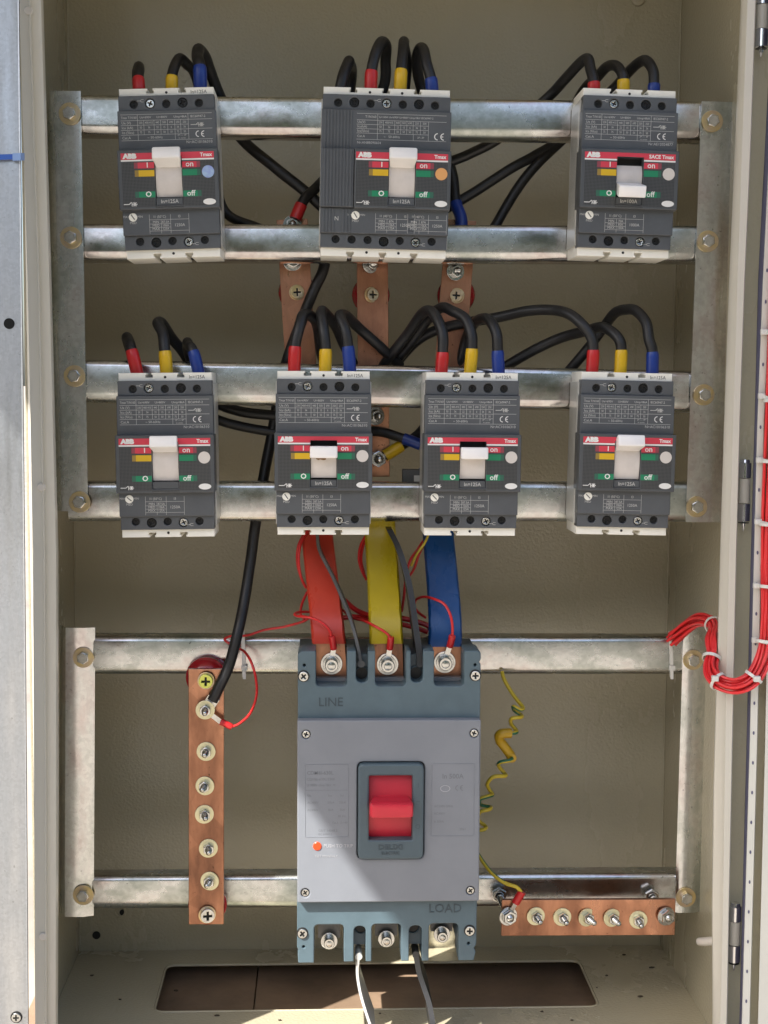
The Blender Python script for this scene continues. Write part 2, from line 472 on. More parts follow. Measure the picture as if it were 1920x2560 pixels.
# left and right inner walls: real vertical planes
xl = sum(P(x, y, YB).x for x, y in ((170, 200), (189, 1380), (195, 2379))) / 3
xr = sum(P(x, y, YB).x for x, y in ((1710, 0), (1689, 700), (1670, 1380), (1646, 2361))) / 4
ztop = P(960, -480, -30).z
def wallquad(name, pts, m):
    return child(name, mesh(name, [Vector(p) - CO for p in pts], [[0, 1, 2, 3]], smooth=False), m, cab)
def thick(name, x0, y0, z0, x1, y1, z1, m, par, org):
    V = [(x0, y0, z0), (x1, y0, z0), (x1, y1, z0), (x0, y1, z0), (x0, y0, z1), (x1, y0, z1), (x1, y1, z1), (x0, y1, z1)]
    F = [[3, 2, 1, 0], [4, 5, 6, 7], [0, 1, 5, 4], [1, 2, 6, 5], [2, 3, 7, 6], [3, 0, 4, 7]]
    return child(name, mesh(name, [Vector(v) - org for v in V], F, smooth=False), m, par)
bp_ = thick('back_panel', xl - .004, .240, FLOOR_Z - .02, xr + .004, .2415, ztop, paint, cab, CO)
thick('side_panel', xl - .0015, .030, FLOOR_Z - .02, xl, .2399, ztop, paint, cab, CO)
thick('side_panel', xr, .030, FLOOR_Z - .02, xr + .0015, .2399, ztop, paint, cab, CO)
thick('top_panel', xl - .01, -.03, ztop + .0002, xr + .01, .245, ztop + .002, paint, cab, CO)
# floor plate with its cable opening
fl = [(xl, -.030), (xr, -.030), (xr, .240), (xl, .240)]
def onfloor(px, py):
    d = CROT @ Vector(((px - 960) / FPX, (1280 - py) / FPX, -1.0)); tt = (FLOOR_Z - CAM.z) / d.z
    return CAM + d * tt
hl = [onfloor(*q) for q in ((390, 2524), (1497, 2522), (1452, 2402), (412, 2411))]
hx0 = (hl[0].x + hl[3].x) / 2; hx1 = (hl[1].x + hl[2].x) / 2; hy0 = (hl[0].y + hl[1].y) / 2; hy1 = (hl[2].y + hl[3].y) / 2
def mmr(pts): return [((x - CO.x) * 1000, (y - CO.y) * 1000) for x, y in pts]
ho = mmr([(hx0, hy0), (hx1, hy0), (hx1, hy1), (hx0, hy1)])
fp = plate(mmr(fl), -1.6, 0, [fillet(ho, 11, 5)], .3)
child('floor_panel', fp, paint, cab)
# rounded lip of the opening
ring = [Vector((x * .001, y * .001, -.0005)) for x, y in fillet(ho, 11, 5)]
child('opening_edge', tube(ring + [ring[0]], 1.3, Vector((0, 0, 0)), 8, False), paint, cab)
# seams of the back wall corners
for px_tab in ([(200, 171), (1380, 189), (2379, 195)], [(0, 1710), (700, 1689), (1380, 1670), (2361, 1646)]):
    xx = xl + .0006 if px_tab[0][1] < 900 else xr - .0006
    child('corner_seam', tube([Vector((xx, .2392, FLOOR_Z)), Vector((xx, .2392, ztop))], .9, CO, 6, True), paint, cab)
# left front lip: two folds with a raised ridge
lip = loft([colm(LO, 25), colm(LO, -40), colm(LR, -40, -4), colm(LR, -42, -1.5), colm(LR, -42, 0), colm(LR, -33, 1.2), colm(LI, -33, -16), colm(LI, -31, -6), colm(LI, -26, -1.5), colm(LI, -20, 0), [Vector((xl, .0305, p.z)) for p in colm(LI, -24, -3)]], CO, ang=40)
child('front_lip', lip, paint_lip, cab)
RI = [(0, 1852), (400, 1836), (700, 1823), (1060, 1810), (1480, 1797), (1860, 1786), (2160, 1779), (2560, 1781)]
RM = [(0, 1865), (400, 1850), (700, 1840), (1060, 1829), (1480, 1816), (1860, 1809), (2160, 1806), (2560, 1797)]
RO = [(0, 1890), (400, 1876), (700, 1862.5), (1060, 1850), (1480, 1839), (1860, 1832), (2160, 1825), (2560, 1818)]
lip = loft([[Vector((xr, .0305, p.z)) for p in colm(RI, -24, 3)], colm(RI, -22, 0), colm(RI, -26, 0), colm(RI, -31, 2), colm(RM, -36, -4), colm(RM, -38, 0), colm(RM, -40, 4), colm(RO, -40, -2), colm(RO, -39, 0), colm(RO, -12, -9)], CO, ang=40)
child('front_lip', lip, paint_lip, cab)
DG = [(0, 1931), (700, 1895), (1060, 1886), (1420, 1876), (1860, 1866), (2560, 1848)]
chn = loft([colm(RO, -12, -9), colm(DG, -12, 16)], CO)
child('hinge_channel', chn, paint, cab)
# plugs in the left lip
for (px, py) in ((72, 27), (104, 1218), (108, 2341)):
    o = child('plug', cached('plug', lambda: lathe([(0, 0), (3.2, 0), (3.2, .8), (2.6, 1.3), (0, 1.4)], 20)), peg, cab, P(px, py, -40.4) - CO, PANEL)
# small fixings and holes of the back wall
disc = lambda r, h=.6: lathe([(r, 0), (r, h), (0, h)], 20)
for (px, py, r) in ((241, 2338, 4.0), (307, 2281, 3.2)):
    child('hole', cached(('hole', r), lambda: disc(r, .3)), blackp, cab, P(px, py, 239.7) - CO, PANEL)
child('hole_rim', cached('hrim', lambda: plate(circ(0, 0, 6.2, 24), 0, .8, [circ(0, 0, 4.2, 20)], .3)), paint, cab, P(300, 2279, 239.4) - CO, PANEL)
child('bolt_head', cached('dome', lambda: lathe([(0, 3.4), (3, 3.1), (6, 1.8), (7, 0)][::-1], 20)), paint, cab, P(1595, -2, 239.4) - CO, PANEL)
child('peg', tube([P(1790, 2352, 0), P(1762, 2354, 10), P(1748, 2354, 16), P(1744, 2354, 18)], [3.6, 3.6, 3.4, 1.6], CO, 14), peg, cab)
bd = thick('x', 0, 0, 0, 1, 1, 1, wood, None, Vector((0, 0, 0))); bpy.data.objects.remove(bd)
wb = empty('timber_board', (hx0, hy1, FLOOR_Z - .034), label='brown board lying under the cable opening in the cabinet floor', cat='board')
xm = onfloor(635, 2470).x
thick('plank', hx0 - .12, hy0 - .2, FLOOR_Z - .034, xm - .0006, hy1 + .09, FLOOR_Z - .016, wood, wb, wb.location)
thick('plank', xm + .0006, hy0 - .2, FLOOR_Z - .034, hx1 + .12, hy1 + .09, FLOOR_Z - .0165, wood, wb, wb.location)

def debris():
    rnd = random.Random(11); V = []; F = []
    for (px, py) in ((440, 2478), (543, 2540), (950, 2535), (1355, 2530), (1240, 2415), (1492, 2470), (1560, 2388), (1517, 2440), (1602, 2492), (230, 2440), (300, 2500), (1430, 2552), (700, 2552), (1630, 2420)):
        c = onfloor(px, py) - CO; b = len(V); n = rnd.randint(4, 6); sz = rnd.uniform(.0008, .0024); a0 = rnd.uniform(0, 3)
        for z in (.0002, .0011):
            for k in range(n): V.append(c + Vector((math.cos(a0 + 6.283 * k / n) * sz * rnd.uniform(.7, 1.4), math.sin(a0 + 6.283 * k / n) * sz * .6, z)))
        F.append([b + n + k for k in range(n)])
        for k in range(n): F.append([b + k, b + (k + 1) % n, b + n + (k + 1) % n, b + n + k])
    return mesh('debris', V, F, smooth=False)
db = child('floor_debris', debris(), mat('dirt_chips', (.06, .045, .03), .8), None, CO); db['kind'] = 'stuff'
# ------------------------------------------------------------------ rails
def rail_profile(h, depth=18, r=5.0, th=1.8):
    o = []
    H = h / 2; rb = 9.0
    def arc(cy, cz, a0, a1, rad, n=5): return [(cy + rad * math.sin(R(a0 + (a1 - a0) * i / n)), cz + rad * math.cos(R(a0 + (a1 - a0) * i / n))) for i in range(n + 1)]
    outer = [(H, -depth)] + arc(H - r, -r, 90, 0, r) + arc(-(H - rb), -rb, 0, -90, rb, 8) + [(-H, -depth)]
    ri = r - th
    inner = [(-(H - th), -depth)] + arc(-(H - rb), -rb, -90, 0, rb - th, 8) + arc(H - r, -r, 0, 90, ri) + [(H - th, -depth)]
    return outer + inner

def rail(tl, tr, bl, br, Y, label):
    a = (P(*tl, Y) + P(*bl, Y)) / 2; b = (P(*tr, Y) + P(*br, Y)) / 2
    h = ((P(*tl, Y) - P(*bl, Y)).length + (P(*tr, Y) - P(*br, Y)).length) * 500
    c = (a + b) / 2; ang = math.degrees(math.atan2(b.z - a.z, b.x - a.x))
    L = (b - a).length * 1000
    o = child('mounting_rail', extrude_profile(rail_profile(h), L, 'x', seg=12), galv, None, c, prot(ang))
    tag(o, label, 'rail', 'galvanised mounting rails')
    return o
rail((150, 232), (1835, 255), (150, 340), (1835, 350), 60, 'galvanised rail behind the top of the upper breaker row')
rail((150, 559), (1825, 562), (150, 652), (1825, 659), 60, 'galvanised rail behind the bottom of the upper breaker row')
rail((155, 898), (1815, 928), (155, 1006), (1815, 1034), 60, 'galvanised rail behind the top of the middle breaker row')
rail((170, 1206), (1790, 1206), (170, 1304), (1790, 1308), 60, 'galvanised rail behind the bottom of the middle breaker row')
rail((160, 1588), (1740, 1595), (160, 1692), (1740, 1687), 95, 'galvanised rail behind the line terminals of the large grey breaker')
rail((160, 2192), (1740, 2183), (160, 2278), (1740, 2270), 95, 'lowest galvanised rail, just above the cabinet floor opening')

# ------------------------------------------------------------------ fixings
def hexpts(r, a=30): return [(r * math.cos(R(a + 60 * i)), r * math.sin(R(a + 60 * i))) for i in range(6)]
def washer_me(ro, ri, h): return cached(('w', ro, ri, h), lambda: plate(circ(0, 0, ro, 28), 0, h, [circ(0, 0, ri, 20)], .25))
def hex_me(r, h): return cached(('hx', r, h), lambda: plate(hexpts(r), 0, h, (), .7, ang=25))
def stud_me(r, h): return cached(('st', r, h), lambda: lathe(sum([[(r, k * .8), (r * .86, k * .8 + .4)] for k in range(int(h / .8))], []) + [(r * .8, h - .3), (r * .45, h + .6), (0, h + .6)], 14, ang=50))
def cap_me(r, h): return cached(('cp', r, h), lambda: lathe([(r, 0), (r, h - .6), (r - .5, h), (r * .62, h), (r * .55, h - .5), (r * .3, h - .2), (0, h)], 18))
def cross(r, wd, cx=0, cy=0):
    return [(cx + x, cy + y) for x, y in ((wd, r), (wd, wd), (r, wd), (r, -wd), (wd, -wd), (wd, -r), (-wd, -r), (-wd, -wd), (-r, -wd), (-r, wd), (-wd, wd), (-wd, r))]
def phil_me(r, h): return cached(('ph', r, h), lambda: plate(circ(0, 0, r, 24), 0, h, [cross(r * .62, r * .15)], .35))
def add_bolt(parent, loc, rot=PANEL, wr=9.0, hr=5.6, hh=4.2, a=0.0, wm=None, hm=None):
    """hex head bolt on a washer: part with sub-part"""
    e = child('bolt', hex_me(hr, hh), hm or zinc, parent, loc, (rot[0], rot[1] + R(a), rot[2]))
    child('washer', washer_me(wr, hr * .62, 1.5), wm or zincy, e, (0, 0, -.0014))
    child('head_dimple', cached(('dm', hr), lambda: lathe([(hr * .72, 0), (hr * .66, .35), (0, .35)], 20)), hm or zinc, e, (0, 0, hh * .001 - .0001))
    return e
def add_stud(parent, loc, rot=PANEL, wr=8.4, nr=5.2, L=16, a=0.0, wm=None, big=False):
    e = child('nut', cached(('nut', nr), lambda: plate(hexpts(nr), 0, 5, [circ(0, 0, nr * .5, 14)], .6, ang=25)), zinc, parent, loc, (rot[0], rot[1] + R(a), rot[2]))
    child('washer', washer_me(wr, nr * .55, 1.4), wm or zincy, e, (0, 0, -.0013))
    child('stud', stud_me(nr * .49, L), zinc, e)
    return e
def add_phil(parent, loc, rot=PANEL, r=6.0, wr=7.8, m=None, wm=None, h=3.0, a=0):
    e = child('screw', phil_me(r, h), m or zincy, parent, loc, (rot[0], rot[1] + R(a), rot[2]))
    child('cross_recess', cached(('cr', r), lambda: lathe([(r * .7, 0), (r * .7, .3), (0, .3)], 14)), blackp, e, (0, 0, .0004))
    if wr: child('washer', washer_me(wr, r * .7, 1.4), wm or zincy, e, (0, 0, -.0013))
    return e

# ------------------------------------------------------------------ uprights
def upright(prof, tl, bl, wid_px, Y, label, bolts, rots=(0, 0, 0, 0)):
    """prof: (x,z) mm closed profile around x=0 at the left edge"""
    a = P(*tl, Y); b = P(*bl, Y)
    c = (a + b) / 2; ang = math.degrees(math.atan2(b.x - a.x, a.z - b.z))
    L = (a - b).length * 1000
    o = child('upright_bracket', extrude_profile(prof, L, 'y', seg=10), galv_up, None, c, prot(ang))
    tag(o, label, 'bracket', 'upright rail brackets')
    bpy.context.view_layer.update()
    inv = (Matrix.Translation(c) @ Euler(prot(ang)).to_matrix().to_4x4()).inverted()
    for (bx, by), rr_ in zip(bolts, rots):
        loc = inv @ P(bx, by, Y - 2)
        e = add_bolt(o, loc, (0, 0, 0), a=0); e.rotation_euler = (random.uniform(-.03, .03), random.uniform(-.03, .03), R(rr_))
    return o
def Lprof(wd, bend=6, th=2, back=24, side=-1):
    # front face from x=0 to wd, bent back at one side with a generous radius
    def arc(n=6): return [(-bend * math.sin(R(90 * i / n)), -bend + bend * math.cos(R(90 * i / n))) for i in range(n + 1)]
    A = arc(); bi = bend - th
    B = [(-bi * math.sin(R(90 * i / 6)), -bend + bi * math.cos(R(90 * i / 6))) for i in range(7)]
    pr = [(wd, 0)] + A + [(-bend, -back), (-bi, -back)] + B[::-1] + [(wd, -th)]
    if side > 0: pr = [(wd - x, z) for x, z in pr][::-1]
    return pr
upright(Lprof(20, 9), (140, 227), (160, 1278), 0, 57, 'upper left galvanised upright beside the left cabinet lip',
        [(174, 284), (177, 594), (186, 940), (199, 1255)], (10, 0, 35, 20))
upright(Lprof(30, 4, side=1), (1754, 253), (1714, 1305), 0, 57, 'upper right galvanised upright beside the right cabinet lip',
        [(1781, 303), (1770, 603), (1760, 987), (1742, 1267)], (15, 5, 8, 0))
hatl = [(-3, -14), (0, -5), (4.2, 0), (20, 0), (27.5, -3), (29, -3.4), (29, -5.2), (27, -4.8), (19.6, -2), (5, -2), (1.8, -6), (-1, -14)]
upright(hatl, (152, 1569), (150, 2292), 0, 92, 'lower left galvanised upright with a folded middle ridge',
        [(208, 1644), (208, 2238)], (5, 25))
hatr = [(0, -1.5), (3, 0), (17, 0), (22, -2.5), (25, -2.5), (26, -12), (24, -12), (23.4, -4.5), (21.5, -4.5), (16.6, -2), (3.4, -2), (0, -3.4)]
upright(hatr, (1710, 1567), (1688, 2282), 0, 92, 'lower right galvanised upright next to the looped red wires',
        [(1733, 1650), (1715, 2244)], (12, 0))

# ------------------------------------------------------------------ small breakers
def t_notch_outline(W, H, notches, cap=1.0):
    """housing outline with T-shaped notches in top and bottom edges"""
    top = []; bot = []
    for nx in notches:
        top += [(nx - 2.0, H), (nx - 2.0, H - 1.6), (nx - 3.0, H - 1.6), (nx - 3.0, H - 3.8), (nx + 3.0, H - 3.8), (nx + 3.0, H - 1.6), (nx + 2.0, H - 1.6), (nx + 2.0, H)]
    bot = [(x, -y) for x, y in top]
    return [(-W, H)] + top + [(W, H)] + [(W + 0, 57), (W + 0, -57)] + [(W, -H)] + bot[::-1] + [(-W, -H)]

def table_print(x0, x1, y0, y1, z, xoff=0, wide=False, nr='Nr:AC10106310'):
    """printed rating table"""
    T = []; S = []
    if not wide:
        yl = [46.1 - .0, 41.2, 37.6, 33.6, 29.7, 25.3]
        yl = [45.0, 40.4, 36.7, 33.0, 29.3, 25.0]
        S += [(-36, yl[0], 35.5, yl[0]), (-36, yl[1], 35.5, yl[1]), (-36, yl[2], 16.8, yl[2]), (-36, yl[3], 16.8, yl[3]), (-36, yl[4], 16.8, yl[4]), (-36, yl[5], 35.5, yl[5]), (16.8, yl[3] + .2, 35.5, yl[3] + .2)]
        S += [(-22.8, yl[0], -22.8, yl[5]), (16.8, yl[0], 16.8, yl[5]), (6.2, yl[4], 6.2, yl[5])]
        for xx in (-18, -10, -4.8, .6, 6.2, 10.8): S.append((xx, yl[1], xx, yl[4]))
        T += [('Tmax T1N160', -35.6, 42.6, 1.9, 'LEFT', 0, .78), ('Ue=690V', -21.2, 42.6, 1.7, 'LEFT', 0), ('Ui=800V', -8, 42.6, 1.7, 'LEFT', 0), ('Uimp=8kA', 5.4, 42.6, 1.7, 'LEFT', 0), ('IEC60947-2', 18.5, 42.6, 1.9, 'LEFT', 0, .95)]
        T += [('Ue (V)', -35.4, 38.5, 2, 'LEFT'), ('Icu (kA)', -35.4, 34.8, 2, 'LEFT'), ('Ics (%Icu)', -35.4, 31.1, 2, 'LEFT', 0, .9), ('Cat.A', -35.4, 27, 2.1, 'LEFT'), ('~ 50-60Hz', -15.6, 27, 2.0, 'LEFT')]
        cx = [-20.4, -14, -7.4, -2.1, 3.4, 8.5, 13.8]
        for row, yy in ((['230', '400-415', '440', '500', '690', '250', '250'], 38.5), (['50', '36', '22', '15', '6', '36', '36'], 34.8), (['75', '75', '50', '50', '50', '75', '50'], 31.1)):
            for s_, c in zip(row, cx): T.append((s_, c, yy, 1.7, 'CENTER', 0, .8))
        T += [('2P ---- 3P', 11.5, 28.3, 1.3, 'CENTER'), ('in series', 11.5, 26.2, 1.2, 'CENTER'), (nr, 35.2, 22.8, 2.2, 'RIGHT')]
        S += [(18.6, 36.2, 25.6, 36.2), (25.6, 36.2, 27, 37.4)]
    else:
        yl = [45, 40.2, 36.6, 33.2, 29.8, 25.0]
        S += [(-23.5, yl[0], 47.6, yl[0]), (-23.5, yl[1] - .2, 47.6, yl[1] - .2), (-23.5, yl[2], 33.4, yl[2]), (-23.5, yl[3], 33.4, yl[3]), (-23.5, yl[4], 33.4, yl[4]), (-23.5, yl[5], 47.6, yl[5])]
        S += [(-7, yl[0], -7, yl[5]), (33.4, yl[1], 33.4, yl[5]), (21.5, yl[4], 21.5, yl[5])]
        for xx in (-2.4, 6.6, 11.4, 16.2, 21.2, 27): S.append((xx, yl[1], xx, yl[4]))
        T += [('T1N160', -8, 42.6, 1.9, 'RIGHT'), ('Iu=160A Ue=690V Ui=800V Uimp=8kV IEC60947-2', -6, 42.6, 1.5, 'LEFT', 0, .98)]
        T += [('Ue(V)', -23, 38.4, 1.9, 'LEFT'), ('Icu(kA)', -23, 34.9, 1.9, 'LEFT'), ('Ics(%Icu)', -23, 31.5, 1.9, 'LEFT'), ('Cat.A', -23, 27.4, 1.9, 'LEFT'), ('~   50-60Hz', -2, 27.4, 1.9, 'LEFT'), ('2P--3P', 27.4, 27.4, 1.5, 'CENTER')]
        cx = [-4.7, 2.1, 9, 13.8, 18.7, 24.1, 30.2]
        for row, yy in ((['230', '400/415', '440', '500', '690', '250', '500'], 38.4), (['50', '36', '22', '15', '6', '36', '36'], 34.9), (['75', '75', '50', '50', '50', '75', '50'], 31.5)):
            for s_, c in zip(row, cx): T.append((s_, c, yy, 1.7, 'CENTER', 0, .85))
        T += [('Nr:AN8B090604', -23, 22.4, 2.0, 'LEFT')]
    return join([text_mesh(T, z), lines(S, z, .26)])

def ce_mark(x, y, h, z):
    V = []; F = []
    def arcs(cx, r, wd, a0, a1, n=12):
        b = len(V)
        for i in range(n + 1):
            a = R(a0 + (a1 - a0) * i / n)
            for q in (r, r - wd): V.append(((cx + q * math.cos(a)) * .001, (y + q * math.sin(a)) * .001, z * .001))
        for i in range(n): F.append([b + 2 * i, b + 2 * i + 1, b + 2 * i + 3, b + 2 * i + 2])
    r = h / 2
    arcs(x - r * .62, r, h * .13, 90, 270); arcs(x + r * 1.12, r, h * .13, 90, 270)
    b = len(V)
    for q in rect(x + r * .2, y - h * .06, x + r * .95, y + h * .06): V.append((q[0] * .001, q[1] * .001, z * .001))
    F.append([b, b + 1, b + 2, b + 3])
    return mesh('ce', V, F, smooth=False)

def trip_symbol(x, y, z):
    S = [(x, y, x + 4.2, y), (x + 4.2, y, x + 6, y + 1.6), (x + 6.4, y - 1.6, x + 6.4, y + 1.4), (x + 6.4, y, x + 10.6, y), (x + 7.4, y - 1.4, x + 9.8, y + 1.4), (x + 7.4, y + 1.4, x + 9.8, y - 1.4), (x + 8.6, y - 1.6, x + 8.6, y + 1.6)]
    return lines(S, z, .55)

def skirt_me(y0, y1, z0, bulge):
    V = []; F = []; n = 8
    for i in range(n + 1):
        t_ = i / n; yy = y0 + (y1 - y0) * t_
        zz = z0 + bulge * math.sin(math.pi * min(1, max(0, .15 + .7 * t_)))
        for x in (-10.0, 10.4): V.append((x * .001, yy * .001, zz * .001))
    for i in range(n): F.append([2 * i, 2 * i + 1, 2 * i + 3, 2 * i + 2])
    return mesh('skirt', V, F, 60)

Z_HOUSE, Z_TERM, Z_LAB, Z_FACE, Z_LOW = 47.0, 51.0, 54.0, 61.0, 54.5

def breaker(cx, cy, roll, state, label, poles=3, sticker=None, rating='In=125A', cap_rating=True, brand='Tmax', trip=('87.5A', '106A', '125A', '1250A'), nr='Nr:AC10106310', side_label=False, tiltz=0.0, stain=False, over_tag=True):
    pos = P(cx, cy, 2); pos.y = .0605
    e = empty('circuit_breaker', pos, prot(roll), label, 'circuit breaker', 'small moulded case circuit breakers')
    four = poles == 4
    W = 50.2 if four else 37.2
    dx = 12.8 if four else 0.0            # front plate sits to the right on the four pole type
    K = poles
    pitch = 12.8
    nn = (-26.6, -.6, 24.6) if four else (-12.9, 12.4)
    hs = cached(('house', K), lambda: plate(t_notch_outline(W, 66.3, nn), 0, Z_HOUSE, (), .5))
    hobj = child('housing', hs, whitep, e)
    for s_ in (1, -1):
        for x in ((-13.4, 12.2) if four else (0,)):
            child('pin_hole', cached('pinhole', lambda: lathe([(1.05, 0), (1.05, .2), (0, .2)], 14)), blackp, hobj, (x * .001, s_ * .0628, Z_HOUSE * .001))
    # broad side faces of the housing
    for s_ in (-1, 1):
        sp = cached(('side', K, s_), lambda: plate(rr(-58, 3, 58, 41, 1.0), 0, 1.4, (), .3))
        o = child('side_wall', sp, sidep, e, (s_ * (W + .1) * .001, 0, 0), (math.pi / 2, 0, math.pi / 2) if s_ > 0 else (math.pi / 2, 0, -math.pi / 2))
        if side_label and s_ < 0:
            lab = cached('sidelab', lambda: join([lines([(-50 + 0, 8 + 2.1 * k, -50 + 62 + 22 * ((k * 7) % 3) / 2, 8 + 2.1 * k) for k in range(14)], 0, .35)]))
            child('side_print', lab, inkg, o, (0, 0, .0016))
    # holes in terminal strips
    holes = [(-38.4 + 12.8 * k) if four else (-25.6 + 12.8 * k) for k in range(7 if four else 5)]
    if four: top_kind = 'hbhshbh'; bot_kind = 'hhhbhsh'
    else: top_kind = 'hshbh'; bot_kind = 'hbhsh'
    tw = W + .4
    def strip(key, y0, y1, yh, kinds):
        hh = [circ(x, yh + (.6 if k_ != 'h' else 0) * (1 if yh > 0 else -1.6), 3.9 if k_ != 'h' else 3.25, 20) for x, k_ in zip(holes, kinds)]
        return plate(rr(-tw, y0, tw, y1, .5), 38, Z_TERM, hh, .45)
    for nm, y0, y1, yh, kinds in (('top', 48.0, 60.0, 53.4, top_kind), ('bot', -59.8, -48.6, -53.2, bot_kind)):
        tcv = child('terminal_cover', cached(('term', K, nm), lambda: strip(nm, y0, y1, yh, kinds)), darkp, e)
        for x, k_ in zip(holes, kinds):
            yy = yh + (.6 if k_ != 'h' else 0) * (1 if yh > 0 else -1.6)
            if k_ == 'h':
                child('screw_hole', cached('shole', lambda: lathe([(3.6, 0), (3.6, .3), (0, .3)], 18)), blackp, tcv, (x * .001, yy * .001, .0470))
                child('terminal_pin', cached('tpin', lambda: lathe([(.9, 0), (.9, .8), (.7, 1.0), (0, 1.0)], 12)), blackscrew, tcv, ((x - .2) * .001, (yy + .3) * .001, .0471))
            else:
                s = child('screw', phil_me(3.2 if k_ == 's' else 3.6, 1.8), zinc if k_ == 's' else blackscrew, tcv, (x * .001, yy * .001, .0478 if k_ == 'b' else .0480), (0, 0, R((x * 37) % 90)))
                child('cross_recess', cached('rec3', lambda: lathe([(3.7, 0), (3.7, .2), (0, .2)], 16)), blackp, s, (0, 0, .0002))
        # little cable mark
        xs = (holes[0] + holes[1]) / 2 if not four else (holes[2] + holes[3]) / 2
        if yh < 0: xs = holes[-2] + 6.2 if not four else holes[-2] + 6
        child('cable_mark', cached('cmark', lambda: lines([(-3.6, 0, -1.2, 0), (-1.2, 0, -.2, .9), (-.2, .9, 1.6, .9), (-1.2, 0, -.2, -.9), (-.2, -.9, 1.6, -.9)], 0, .3)), ink, tcv, (xs * .001, (yh + (2.6 if yh > 0 else -2.8)) * .001, Z_TERM * .001 + .00008))
    # rating section
    lw = W + 1.2
    if four:
        rib = lambda y0, y1, z: plate(rr(-lw, y0, lw, y1, .5), 36, z, [], .5)
    lab = child('rating_cover', cached(('lab', K), lambda: plate(rr(-lw, 16.0, lw, 48.0, .6), 36, Z_LAB, [], .6)), darkp, e)
    child('rating_print', cached(('tab', K, nr), lambda: table_print(0, 0, 0, 0, Z_LAB + .08, wide=four, nr=nr)), ink, lab)
    child('approval_mark', cached(('ce', K), lambda: ce_mark(26.2 if not four else 42.6, 29.0 if not four else 28.6, 5.0 if not four else 5.6, Z_LAB + .09)), inkw, lab)
    if not four: child('trip_symbol', cached('tsym2', lambda: trip_symbol(18.6, 36.2, Z_LAB + .1)), ink, lab)
    # lower section
    low = child('lower_cover', cached(('low', K), lambda: plate(rr(-lw + .4, -48.8, lw - .4, -28.8, .6), 36, Z_LOW, [], .6)), darkp, e)
    xo = dx + (0 if not four else -6)
    def lowprint():
        T = [('MAX', -35 + xo, -34.2, 1.7, 'CENTER'), ('MIN', -24.2 + xo, -34.2, 1.7, 'CENTER'), ('MED', -29.8 + xo, -38.9, 1.9, 'CENTER')]
        S = []
        def tb(x, tr, deg):
            T.extend([('I1 (%s)' % deg, x + 8.2, -34.6, 2.0, 'CENTER', 0, .95), ('I3', x + 23.6, -34.6, 2.0, 'CENTER'), ('MIN', x + 5, -38.7, 2.0, 'CENTER'), ('MED', x + 5, -41.4, 2.0, 'CENTER'), ('MAX', x + 5, -44.1, 2.0, 'CENTER'),
                      (tr[0], x + 12.6, -38.7, 1.9, 'CENTER', 0, .9), (tr[1], x + 12.6, -41.4, 1.9, 'CENTER', 0, .9), (tr[2], x + 12.6, -44.1, 1.9, 'CENTER', 0, .9), (tr[3], x + 23.6, -41.4, 2.4, 'CENTER', 0, .95)])
            S.extend([(x, -32.6, x, -47.6), (x + 16.6, -32.8, x + 16.6, -47.6), (x + 31, -32.6, x + 31, -47.6), (x + 9.2, -37, x + 9.2, -47.6), (x, -36.8, x + 31, -36.8), (x, -40.1, x + 16.6, -40.1), (x, -42.8, x + 16.6, -42.8), (x, -45.6, x + 31, -45.6)])
        if not four: tb(-17, trip, '50°C')
        else:
            tb(-7, ('87A', '106A', '125A', '1250A'), '40°C'); tb(18.6, ('87A', '106A', '125A', '1250A'), '40°C')
            T.append(('N', -38, -37.5, 3.4, 'CENTER'))
        return join([text_mesh(T, Z_LOW + .08), lines(S, Z_LOW + .08, .24)])
    child('setting_print', cached(('lowp', K, trip), lowprint), ink, low)
    dial = child('setting_dial', cached('dial', lambda: lathe([(3.3, 0), (3.3, .5), (3.0, .8), (0, .8)], 24)), whitep, low, ((-29.8 + xo) * .001, -.0345, Z_LOW * .001))
    child('dial_slot', cached('dslot', lambda: quads([(-2.4, -.4, 2.4, .4)], .88)), inkg, dial, (0, 0, 0), (0, 0, R(-48 + random.uniform(-12, 12))))
    # face
    fx0, fx1 = (-39.2, 39.2) if not four else (-24.6, 51.6)
    if four:
        # plain ribbed block on the left
        rb = child('ribbed_cover', cached('ribbed', lambda: plate(rr(-51.4, -28.8, -25.0, 16.8, .5), 36, Z_FACE - 2.0, [], .5)), darkp, e)
        for k in range(9):
            x = -48.4 + 2.6 * k
            child('rib', cached('ribu', lambda: plate(rr(-.75, 0, .75, 31.0, .3), 0, .7, [], .25)), darkp, lab, (x * .001, .0164, Z_LAB * .001 - .0001))
            child('rib', cached('ribm', lambda: plate(rr(-.75, -28.4, .75, 16.2, .3), 0, .7, [], .25)), darkp, rb, (x * .001, 0, Z_FACE * .001 - .0021))
            if k not in (4, 5): child('rib', cached('ribl', lambda: plate(rr(-.75, -48.4, .75, -29.4, .3), 0, .7, [], .25)), darkp, low, (x * .001, 0, Z_LOW * .001 - .0001))
    face = child('face_cover', cached(('face', K), lambda: plate(rr(fx0, -29.4, fx1, 16.8, .8), 38, Z_FACE, [rect(-10.4 + dx, -26.4, 10.8 + dx, 11.0)], .7)), facep, e)
    zz = Z_FACE + .10
    q = dx * .001
    def sub(nm, key, fn, m, z=0): return child(nm, cached(key, fn), m, face, (q, 0, z))
    def pieces(nm, key, rects, z, m):
        for k, rc in enumerate(rects): sub(nm, (key, k), lambda: quads([rc], z), m)
    pieces('grip_panel', 'grip', [(-36.2, -27.6, -10.9, 7.4), (11.3, -27.6, 36.0, 7.4), (-10.8, -28.6, 11.2, -27.0)], Z_FACE + .03, gm)
